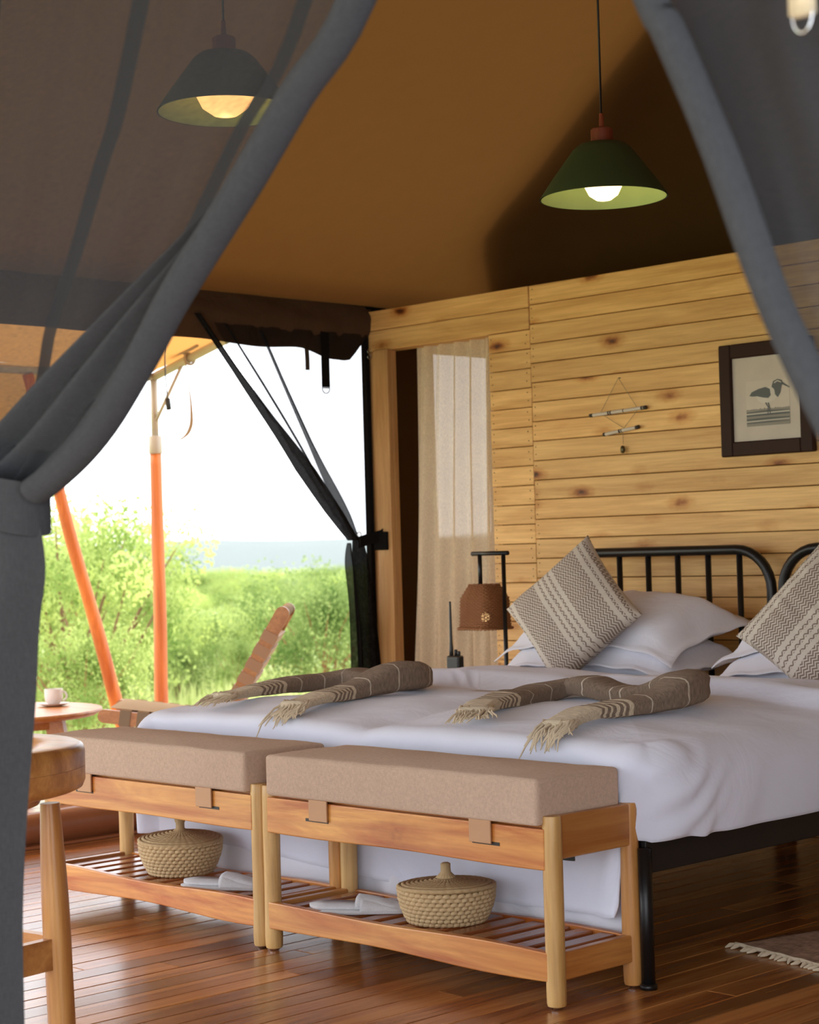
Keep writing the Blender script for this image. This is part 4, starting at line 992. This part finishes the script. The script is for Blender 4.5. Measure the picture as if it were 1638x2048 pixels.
def stick(x0, x1, z0, z1, bands):
    V, F = tube([(x0, yh-.004, z0), (x1, yh-.004, z1)], .0068, 12); s = mk('banded_stick', V, F, M['quill'], wh, sharp=40)
    for a, w in bands:
        p = Vector((x0, yh-.004, z0)).lerp(Vector((x1, yh-.004, z1)), a); d = Vector((x1-x0, 0, z1-z0)).normalized()*w; V, F = tube([p-d, p+d], .0074, 12); mk('dark_band', V, F, M['darkbrown'], s)
stick(-4.745, -4.470, 1.556, 1.568, ((.012, .008), (.33, .003), (.37, .003), (.60, .002), (.93, .004), (.98, .007)))
stick(-4.680, -4.510, 1.478, 1.496, ((.01, .005), (.46, .004), (.52, .002), (.97, .008)))
V, F = lathe([(0, -.016), (.008, -.012), (.010, 0), (.007, .012), (0, .015)], (-4.590, yh-.004, 1.415), 12); mk('charm', V, F, princ('tarnished_metal', (.12, .10, .05), rough=.4, metal=.8), wh)

# ================================================================== RUG
rg = empty('rug', (-2.3, 4.4, 0), 'brown woven rug with knotted cream fringe on the floor beside the bed', 'rug')
ca, sa = math.cos(math.radians(-14)), math.sin(math.radians(-14))
c0 = Vector((-2.935, 3.965, 0))
def rgp(l, w, z): return Vector((c0.x+l*ca-w*sa, c0.y+l*sa+w*ca, z))
V, F, _ = grid(40, 40, lambda u, v: rgp(u*.75, v*1.2, .010+.0015*N3(u*8, v*12)))
o = mk('woven_mat', V, F, M['rug'], rg); m_ = o.modifiers.new('t', 'SOLIDIFY'); m_.thickness = .008; m_.offset = -1
V, F = [], []; rr = random.Random(4)
for i in range(34):
    l = i/33*.74+rr.uniform(-.004, .004); P = [rgp(l, 0, .008), rgp(l+rr.uniform(-.008, .008), -.012, .006), rgp(l+rr.uniform(-.012, .012), -.030, .003)]
    v, f = tube(P, [.0035, .006, .002], 6); V, F = join((V, F), (v, f))
v, f = tube([rgp(i/30*.75, .0, .009+.001*math.sin(i*2)) for i in range(31)], .005, 6); V, F = join((V, F), (v, f))
mk('fringe', V, F, M['cream'], rg, kind='stuff')

# ================================================================== ROUND SIDE TABLE (foreground left)
tb = empty('round_side_table', (-3.655, 2.055, 0), 'round wooden side table with dished top beside the left netting curtain', 'table')
tx, ty, tr, tz = -3.655, 2.055, .34, .652
# top built from glued blocks: sectors, two layers
def disc(name, z0, z1, nseg, a0, top):
    for k in range(nseg):
        A0, A1 = a0+2*PI*k/nseg, a0+2*PI*(k+1)/nseg; n = 14; V, F = [], []
        pr = [(.001, z0), (tr-.02, z0), (tr-.006, z0+.006), (tr, z0+.02)] if not top else [(.001, z0), (tr, z0)]
        if top: pr += [(tr, z1-.016), (tr-.004, z1-.005), (tr-.014, z1), (tr-.075, z1-.001), (tr-.095, z1-.006), (tr-.115, z1-.018), (tr-.14, z1-.022), (.001, z1-.022)]
        else: pr += [(tr, z1), (.001, z1)]
        for i in range(n+1):
            a = lerp(A0+.0006, A1-.0006, i/n)
            for r_, z in pr: V.append(Vector((tx+r_*math.cos(a), ty+r_*math.sin(a), z)))
        m_ = len(pr)
        for i in range(n):
            for j in range(m_-1): F.append((i*m_+j, (i+1)*m_+j, (i+1)*m_+j+1, i*m_+j+1))
        mk(name, V, F, M['stooltop'], tb, sharp=45)
disc('top_block', tz-.048, tz, 7, .32, True); disc('lower_block', tz-.100, tz-.0485, 8, .1, False)
V, F = lathe([(0, -.03), (.24, -.03), (.25, .0), (0, 0)], (tx, ty, tz-.100), 40); mk('underframe', V, F, M['stooltop'], tb, sharp=40)
lps = []
for k in range(4):
    a = math.radians(53+90*k); dx, dy = math.cos(a), math.sin(a); P = []; R_ = []
    for i in range(17):
        t = i/16; z = lerp(tz-.13, 0, t); o_ = .262+.016*t; P.append((tx+dx*o_, ty+dy*o_, z)); R_.append(.021+.0095*math.sin(min(1, t*1.5)*PI*.62))
    V, F = tube(P, R_, 18); mk('leg', V, F, M['stool'], tb, sharp=60); lps.append((tx+dx*.275, ty+dy*.275))
for k in range(4):
    p, q = Vector((*lps[k], 0)), Vector((*lps[(k+1) % 4], 0)); d = (q-p).normalized(); s = Vector((-d.y, d.x, 0))*.011
    V = [a+b+Vector((0, 0, z)) for z in (.165, .232) for a, b in ((p, s), (q, s), (q, -s), (p, -s))]
    mk('stretcher', V, [(3, 2, 1, 0), (4, 5, 6, 7), (0, 1, 5, 4), (1, 2, 6, 5), (2, 3, 7, 6), (3, 0, 4, 7)], M['stooltop'], tb, smooth=False)

# canvas sill roll on the floor at the left opening
sr = empty('rolled_ground_flap', (-5.97, 4.3, 0), 'rolled brown coated canvas flap lying along the floor under the left opening', 'canvas')
V, F = tube([(-5.96+.008*N3(y*3, 1), y, .062) for y in [2.6+.09*i for i in range(33)]], [.062+.005*N3(i*.5, 3)+.003*math.sin(i*.9) for i in range(33)], 18)
mk('canvas_roll', V, F, M['roll_leather'], sr)
box('flap_edge', (-5.95, -5.875), (2.6, 5.5), (.0, .012), M['roll_leather'], sr, b=.003)

# ================================================================== VERANDA
aw = empty('awning', (-7.3, 5, 2.1), 'tan canvas awning lit from above, stretched over the veranda on cream pipes', 'awning')
def awz(x, y):
    t = (x+6.06)/(-8.5+6.06); e = 6.25
    return lerp(2.60, 2.105, t) + .02*N3(x*1.5, y*1.5, 9) - .03*math.sin(t*PI)*abs(math.sin(y*1.6))
V, F, _ = grid(50, 90, lambda u, v: (lerp(-6.08, -8.54, u), lerp(.6, 6.27, v), awz(lerp(-6.08, -8.54, u), lerp(.6, 6.27, v)) + (.02*sst(5.9, 6.27, lerp(.6, 6.27, v))*(1-u))))
mk('awning_canvas', V, F, M['awning'], aw)
V, F, _ = grid(60, 8, lambda u, v: (-8.55-.02*math.sin(v*3), lerp(.6, 6.10, u), lerp(2.10, 1.62+.46*sst(4.9, 6.1, lerp(.6, 6.1, u)), v)))
mk('awning_flap', V, F, M['awning'], aw)
V, F = tube([(-8.5, .6, 2.06), (-8.5, 6.25, 2.06)], .022, 12); mk('outer_pipe', V, F, M['pipe'], aw)
V, F = tube([(-8.5, 6.25, 2.06), (-6.1, 6.25, 2.59)], .024, 12); mk('end_pipe', V, F, M['pipe'], aw)
V, F = tube([(-8.5, 6.25, 1.80), (-8.24, 6.25, 2.10)], .010, 8); mk('brace_pipe', V, F, M['pipe'], aw)
V, F = tube([(-8.5, 6.25, 1.72), (-8.5, 6.25, 2.06)], .021, 12); mk('upright_pipe', V, F, M['pipe'], aw)
V, F = lathe([(.036, 0), (.038, .003), (.038, .097), (.036, .10), (.02, .10)], (-8.5, 6.25, 1.63), 20); mk('pipe_collar', V, F, M['pipe'], aw, sharp=40)
# knotted tie round the pipe and its hanging end
V, F = join(ring((-8.165, 6.25, 2.133), .033, .008), tube(bez([(-8.17, 6.22, 2.16), (-8.22, 6.2, 2.185), (-8.30, 6.2, 2.19), (-8.24, 6.2, 2.165), (-8.12, 6.2, 2.17), (-8.03, 6.2, 2.19)]), .010, 6))
mk('tie_knot', V, F, M['taupe_strap'], aw)
P = bez([(-8.165, 6.22, 2.11), (-8.155, 6.22, 2.02), (-8.142, 6.22, 1.93), (-8.135, 6.22, 1.84), (-8.14, 6.22, 1.766), (-8.177, 6.22, 1.715), (-8.242, 6.22, 1.69)], 8)
V, F, _ = grid(3, len(P)-1, lambda u, v: P[int(round(v*(len(P)-1)))]+Vector((lerp(-.006, .006+.026*sst(.2, .8, v), u), .006*math.sin(v*5), 0)))
mk('tie_end', V, F, M['taupe_strap'], aw)
pc = empty('pull_cord', (-7.9, 5.6, 1.9), 'thin black cord ending in a dark toggle beside the awning pole', 'cord')
def camp(px, py, X):
    d = Fv*F_PX + Rv*(px-819) - Uv*(py-1024); return Vector((0, 0, H)) + d*(X/d.x)
cp = [camp(340, 610, -7.6), camp(331, 670, -7.6), camp(330, 730, -7.6), camp(333, 775, -7.6), camp(335, 797, -7.6)]
V, F = tube(bez(cp, 6), .0035, 6); mk('cord', V, F, M['black'], pc)
a, b2 = camp(335, 796, -7.6), camp(338, 820, -7.6); V, F = tube([a, a.lerp(b2, .06), a.lerp(b2, .94), b2], [.009, .0135, .0135, .010], 12); mk('toggle', V, F, M['radio'], pc)
def pole(name, p, q, r0_, r1_, label, sd_):
    P = []; R_ = []
    for i in range(34):
        t = i/33; v = Vector(p).lerp(Vector(q), t)+Vector((.008*N3(t*4, sd_), .008*N3(t*4, sd_+9), 0)); P.append(v); R_.append(lerp(r0_, r1_, t)*(1+.05*N3(t*7, sd_+3)))
    V, F = tube(P, R_, 18); o = mk(name, V, F, M['pole']); return tag(o, label, 'pole', 'orange wooden veranda poles')
pole('veranda_pole', (-8.5, 6.25, -.6), (-8.5, 6.25, 1.635), .042, .033, 'upright orange wooden pole carrying the awning corner', 1)
pole('veranda_pole', (-8.5, 6.10, -.28), (-8.5, 5.43, 2.04), .040, .030, 'slanting orange wooden pole beside the upright one', 5)

# coffee table, cup, saucer
ct = empty('coffee_table', (-7.2, 4.4, 0), 'round wooden coffee table with splayed legs out on the veranda', 'table')
cx, cy, cr = -7.16, 4.36, .47
V, F = lathe([(0, .372), (cr-.03, .372), (cr-.005, .385), (cr, .392), (cr-.003, .400), (0, .400)], (cx, cy, 0), 64); mk('tabletop', V, F, M['deckfurn'], ct, sharp=50)
for k in range(4):
    a = math.radians(35+90*k); d = Vector((math.cos(a), math.sin(a), 0)); s = Vector((-d.y, d.x, 0))
    V = [Vector((cx, cy, 0))+d*(o_+w)+s*t+Vector((0, 0, z)) for z, o_ in ((0, .34), (.373, .28)) for w, t in ((-.04, -.02), (.04, -.02), (.04, .02), (-.04, .02))]
    mk('leg', V, [(3, 2, 1, 0), (4, 5, 6, 7), (0, 1, 5, 4), (1, 2, 6, 5), (2, 3, 7, 6), (3, 0, 4, 7)], M['deckfurn'], ct, smooth=False)
for k in range(4):
    a, b3 = math.radians(35+90*k), math.radians(125+90*k); p, q = Vector((cx+.27*math.cos(a), cy+.27*math.sin(a), 0)), Vector((cx+.27*math.cos(b3), cy+.27*math.sin(b3), 0)); d = (q-p).normalized(); s = Vector((-d.y, d.x, 0))*.01
    V = [a_2+b_2+Vector((0, 0, z)) for z in (.318, .372) for a_2, b_2 in ((p, s), (q, s), (q, -s), (p, -s))]
    mk('apron_rail', V, [(3, 2, 1, 0), (4, 5, 6, 7), (0, 1, 5, 4), (1, 2, 6, 5), (2, 3, 7, 6), (3, 0, 4, 7)], M['deckfurn'], ct, smooth=False)
ux, uy = -7.13, 4.65
V, F = lathe([(0, .0), (.03, 0), (.05, .004), (.072, .012), (.070, .014), (.045, .007), (0, .006)], (ux, uy, .4005), 32); o = mk('saucer', V, F, M['saucer']); tag(o, 'small pale saucer under the white cup on the coffee table', 'saucer')
cu = empty('coffee_cup', (ux, uy, .408), 'white coffee cup on its saucer on the veranda coffee table', 'cup')
V, F = lathe([(0, 0), (.022, 0), (.026, .004), (.038, .018), (.041, .040), (.041, .070), (.0385, .070), (.038, .040), (.033, .02), (0, .01)], (ux, uy, .4075), 32); mk('cup_body', V, F, M['porcelain'], cu, sharp=60)
hd = Vector((.695, .719, 0)).normalized()
V, F = tube([Vector((ux, uy, .445))+hd*(.040+.018*math.sin(a))+Vector((0, 0, .020*math.cos(a))) for a in [i*PI/12 for i in range(13)]], .0042, 8); mk('handle', V, F, M['porcelain'], cu)

# woven lounge chair: built in its own frame, then turned
lc_ = empty('lounge_chair', (-6.9, 5.1, 0), 'wooden lounge chair with woven leather strap seat and leaning back on the veranda', 'chair')
A_ = camp(203, 1425, -6.62); A_.z = 0   # front corner of seat, outer side
ch = math.radians(47); fwd = Vector((math.cos(ch), math.sin(ch), 0)); sdw = Vector((-fwd.y, fwd.x, 0))
O_ = Vector((-6.56, 4.50, 0))
def CP(l, w, z): return O_+fwd*l+sdw*w+Vector((0, 0, z))
def slab(pts, w0, w1):
    n = len(pts); V = [CP(l, w0, z) for l, z in pts]+[CP(l, w1, z) for l, z in pts]
    F = [tuple(range(n-1, -1, -1)), tuple(range(n, 2*n))]+[(i, (i+1) % n, n+(i+1) % n, n+i) for i in range(n)]; return V, F
CWW = .034
def capsule(p, q, w):
    p, q = Vector(p), Vector(q); d = (q-p).normalized(); nrm = Vector((-d.y, d.x)); out = []
    for i in range(9): a = PI*i/8; out.append(q+nrm*w*math.cos(a)+d*w*math.sin(a))
    for i in range(9): a = PI*i/8; out.append(p-nrm*w*math.cos(a)-d*w*math.sin(a))
    return [(v.x, v.y) for v in out][::-1]
CW = .56; st0, st1 = (0.02, .392), (.52, .322)
bk0, bk1 = (.47, .28), (.775, .80)
for w in (0, CW-.03):
    V, F = slab(capsule(st0, st1, .028), w, w+.03); mk('seat_side_rail', V, F, M['deckfurn'], lc_, smooth=False)
    V, F = slab(capsule(bk0, bk1, .030), w, w+.03); mk('back_side_rail', V, F, M['deckfurn'], lc_, smooth=False)
    for l0, l1 in ((.12, .05), (.46, .56)):
        V, F = slab([(l0-.028, .38), (l0+.028, .37), (l1+.022, 0), (l1-.022, 0)], w+.002, w+.028); mk('leg', V, F, M['deckfurn'], lc_, smooth=False)
V, F = slab(capsule((.773, .80), (.776, .803), .024), .03, CW-.03); mk('top_rail', V, F, M['cream'], lc_, smooth=False)
def strap_set(p, q, n, wd, name, mat):
    p, q = Vector(p), Vector(q); d = (q-p).normalized(); nrm = Vector((-d.y, d.x))
    for i in range(n):
        c = p.lerp(q, (i+.5)/n); pts = []
        a = [c-d*wd/2+nrm*.034, c+d*wd/2+nrm*.034, c+d*wd/2-nrm*.034, c-d*wd/2-nrm*.034]
        V, F = slab([(v.x, v.y) for v in a], -.004, CW+.004); mk(name, V, F, mat, lc_, smooth=False)
strap_set((.07, .385), (.50, .325), 6, .045, 'seat_strap', M['taupe_strap'])
strap_set((.50, .33), (.735, .73), 7, .045, 'back_strap', M['leather'])
for k in range(7):
    w = lerp(.06, CW-.10, k/6); V, F = slab([(.04, .426), (.50, .361), (.50, .357), (.04, .422)], w, w+.045); mk('lengthwise_strap', V, F, M['cream'], lc_, smooth=False)

# ================================================================== PLANTS
def crown(seed, R, Hh, n, ls, airy=0):
    r = random.Random(seed); V = []; F = []
    blobs = []
    for i in range(26):
        a = r.uniform(0, 2*PI); q = r.random()**.5; h = r.random()
        blobs.append((Vector((math.cos(a)*q*R*.8, math.sin(a)*q*R*.8, Hh*(.28+.62*h*(1-.35*q)))), R*r.uniform(.20, .42)*(1-airy*.45)))
    for i in range(n):
        c, br = blobs[r.randrange(len(blobs))]
        d = Vector((r.gauss(0, 1), r.gauss(0, 1), r.gauss(0, .75))).normalized()*br*(r.random()**.25)
        p = c+d; a = Vector((r.gauss(0, 1), r.gauss(0, 1), r.gauss(0, 1))).normalized()*ls*r.uniform(.6, 1.3); b = a.cross(Vector((r.gauss(0, 1), r.gauss(0, 1), r.gauss(0, 1)))).normalized()*ls*.5
        k = len(V); V += [p-a*.5, p+b*.5, p+a*.5, p-b*.5]; F.append((k, k+1, k+2, k+3))
    return V, F, blobs
def woodmesh(seed, R, Hh, blobs, tr_):
    r = random.Random(seed); V, F = [], []
    for c, br in blobs[:16]:
        st = Vector((r.uniform(-.12, .12)*R, r.uniform(-.12, .12)*R, 0)); mid = st.lerp(c, .45)+Vector((r.uniform(-.1, .1), r.uniform(-.1, .1), Hh*.06))
        v, f = tube(bez([st, mid, c], 4), [tr_*.8, tr_*.75, tr_*.7, tr_*.6, tr_*.5, tr_*.4, tr_*.3, tr_*.2, tr_*.1], 5); V, F = join((V, F), (v, f))
    v, f = tube([(0, 0, -.4), (.02, 0, .1), (0, .03, Hh*.3)], [tr_*1.6, tr_*1.4, tr_*.9], 8); return join((V, F), (v, f))
VAR = []
for k, (R, Hh, n, ls, ai, leafm, bark) in enumerate(((2.0, 2.6, 11000, .085, 0, 'leaf', 'bark_red'), (2.2, 2.3, 10000, .09, 0, 'leaf_dark', 'dirt'), (1.7, 3.0, 8000, .08, .5, 'leaf', 'dirt'), (2.6, 2.6, 9000, .11, .1, 'leaf', 'bark_red'))):
    V, F, bl = crown(20+k, R, Hh, n, ls, ai); me = bpy.data.meshes.new('foliage'); me.from_pydata(V, [], F); me.materials.append(M[leafm])
    V2, F2 = woodmesh(k, R, Hh, bl, .045); mw = bpy.data.meshes.new('branches'); mw.from_pydata(V2, [], F2); mw.materials.append(M[bark]); VAR.append((me, mw, Hh))
def shrub(px, d, top_py, k, label, group, wide=1.0, base=None):
    a = math.radians(45.99)-math.atan((px-819)/F_PX); x, y = -d*math.sin(a), d*math.cos(a); z0 = gz(x, y)-.05
    hor = 1101-.028*(px-819); zt = H + (hor-top_py)/F_PX*d
    s = max(.3, (zt-z0)/VAR[k][2]/.98)
    o = empty('tree' if s*VAR[k][2] > 2.6 else 'shrub', (x, y, z0), label, 'tree' if s*VAR[k][2] > 2.6 else 'shrub', group)
    o.rotation_euler = (0, 0, (px*37 % 628)/100); o.scale = (s*wide, s*wide, s)
    for nm, me in (('foliage', VAR[k][0]), ('branches', VAR[k][1])):
        c = bpy.data.objects.new(nm, me); COL.objects.link(c); c.parent = o; c['kind'] = 'stuff'
    return o
g1 = 'trees and shrubs beyond the veranda'
near = [(150, 17, 925, 2, 'tall airy acacia tree behind the slanting pole, its thin top against the sky', .9), (225, 21, 1010, 2, 'slender leafy acacia tree between the slanting and the upright pole', .8), (70, 19, 1010, 0, 'dense acacia shrub behind the left netting curtain', 1.0),
        (250, 25, 1180, 1, 'low dark thicket at the foot of the two poles', 1.0), (150, 16, 1230, 0, 'low bush at the back of the coffee table', .8),
        (640, 21, 1135, 0, 'bushy acacia with reddish trunks beside the black mosquito net', .85), (560, 26, 1185, 3, 'rounded bush rising behind the chair back', .8), (700, 26, 1110, 3, 'bush half hidden by the black mosquito net', .9),
        (420, 26, 1245, 1, 'dark green bush just right of the upright pole', .9), (500, 30, 1215, 0, 'bush left of the chair back', .9), (360, 30, 1215, 3, 'bush directly beside the upright pole', .9), (350, 21, 1300, 1, 'small low bush at the foot of the upright pole', .8), (470, 22, 1300, 0, 'small pale bush at the foot of the chair back', .7)]
for px, d, t, k, lb, w in near: shrub(px, d, t, k, lb, g1, w)
rr = random.Random(5); cnt = 0
for d, t, n in ((40, 1238, 5), (55, 1215, 5), (75, 1192, 6), (105, 1172, 7), (150, 1152, 8), (210, 1136, 8)):
    for i in range(n):
        px = lerp(20, 760, (i+rr.uniform(.2, .8))/n)
        col = 'left of the upright pole' if px < 300 else 'just right of the upright pole' if px < 430 else 'above the chair back' if px < 600 else 'near the black mosquito net'
        row = {40: 'light bush in the nearest valley row', 55: 'bush in the second valley row', 75: 'small bush in the third valley row', 105: 'small bush in the fourth valley row', 150: 'tiny bush low on the far slope', 210: 'tiny bush on the skyline of the slope'}[d]
        shrub(px, d*rr.uniform(.92, 1.08), t+rr.uniform(-20, 20), rr.choice((0, 1, 3)), row+', '+col, row+' '+col, 1.0+d/130)
# grass
V, F = [], []; r = random.Random(9)
for i in range(26000):
    a = r.uniform(.55, 1.25); d = 9.3+18*r.random()**1.3; x, y = -d*math.sin(a), d*math.cos(a); z = gz(x, y); h = r.uniform(.10, .34); w = .008+.0006*d
    q = Vector((r.uniform(-1, 1), r.uniform(-1, 1), 0)).normalized()*w; k = len(V); l = Vector((r.uniform(-.1, .1), r.uniform(-.1, .1), h))
    V += [Vector((x, y, z-.02))-q, Vector((x, y, z-.02))+q, Vector((x, y, z))+l]; F.append((k, k+1, k+2))
o = mk('grass', V, F, M['grass'], smooth=False, kind='stuff'); tag(o, 'bright green grass growing around the veranda', 'grass')
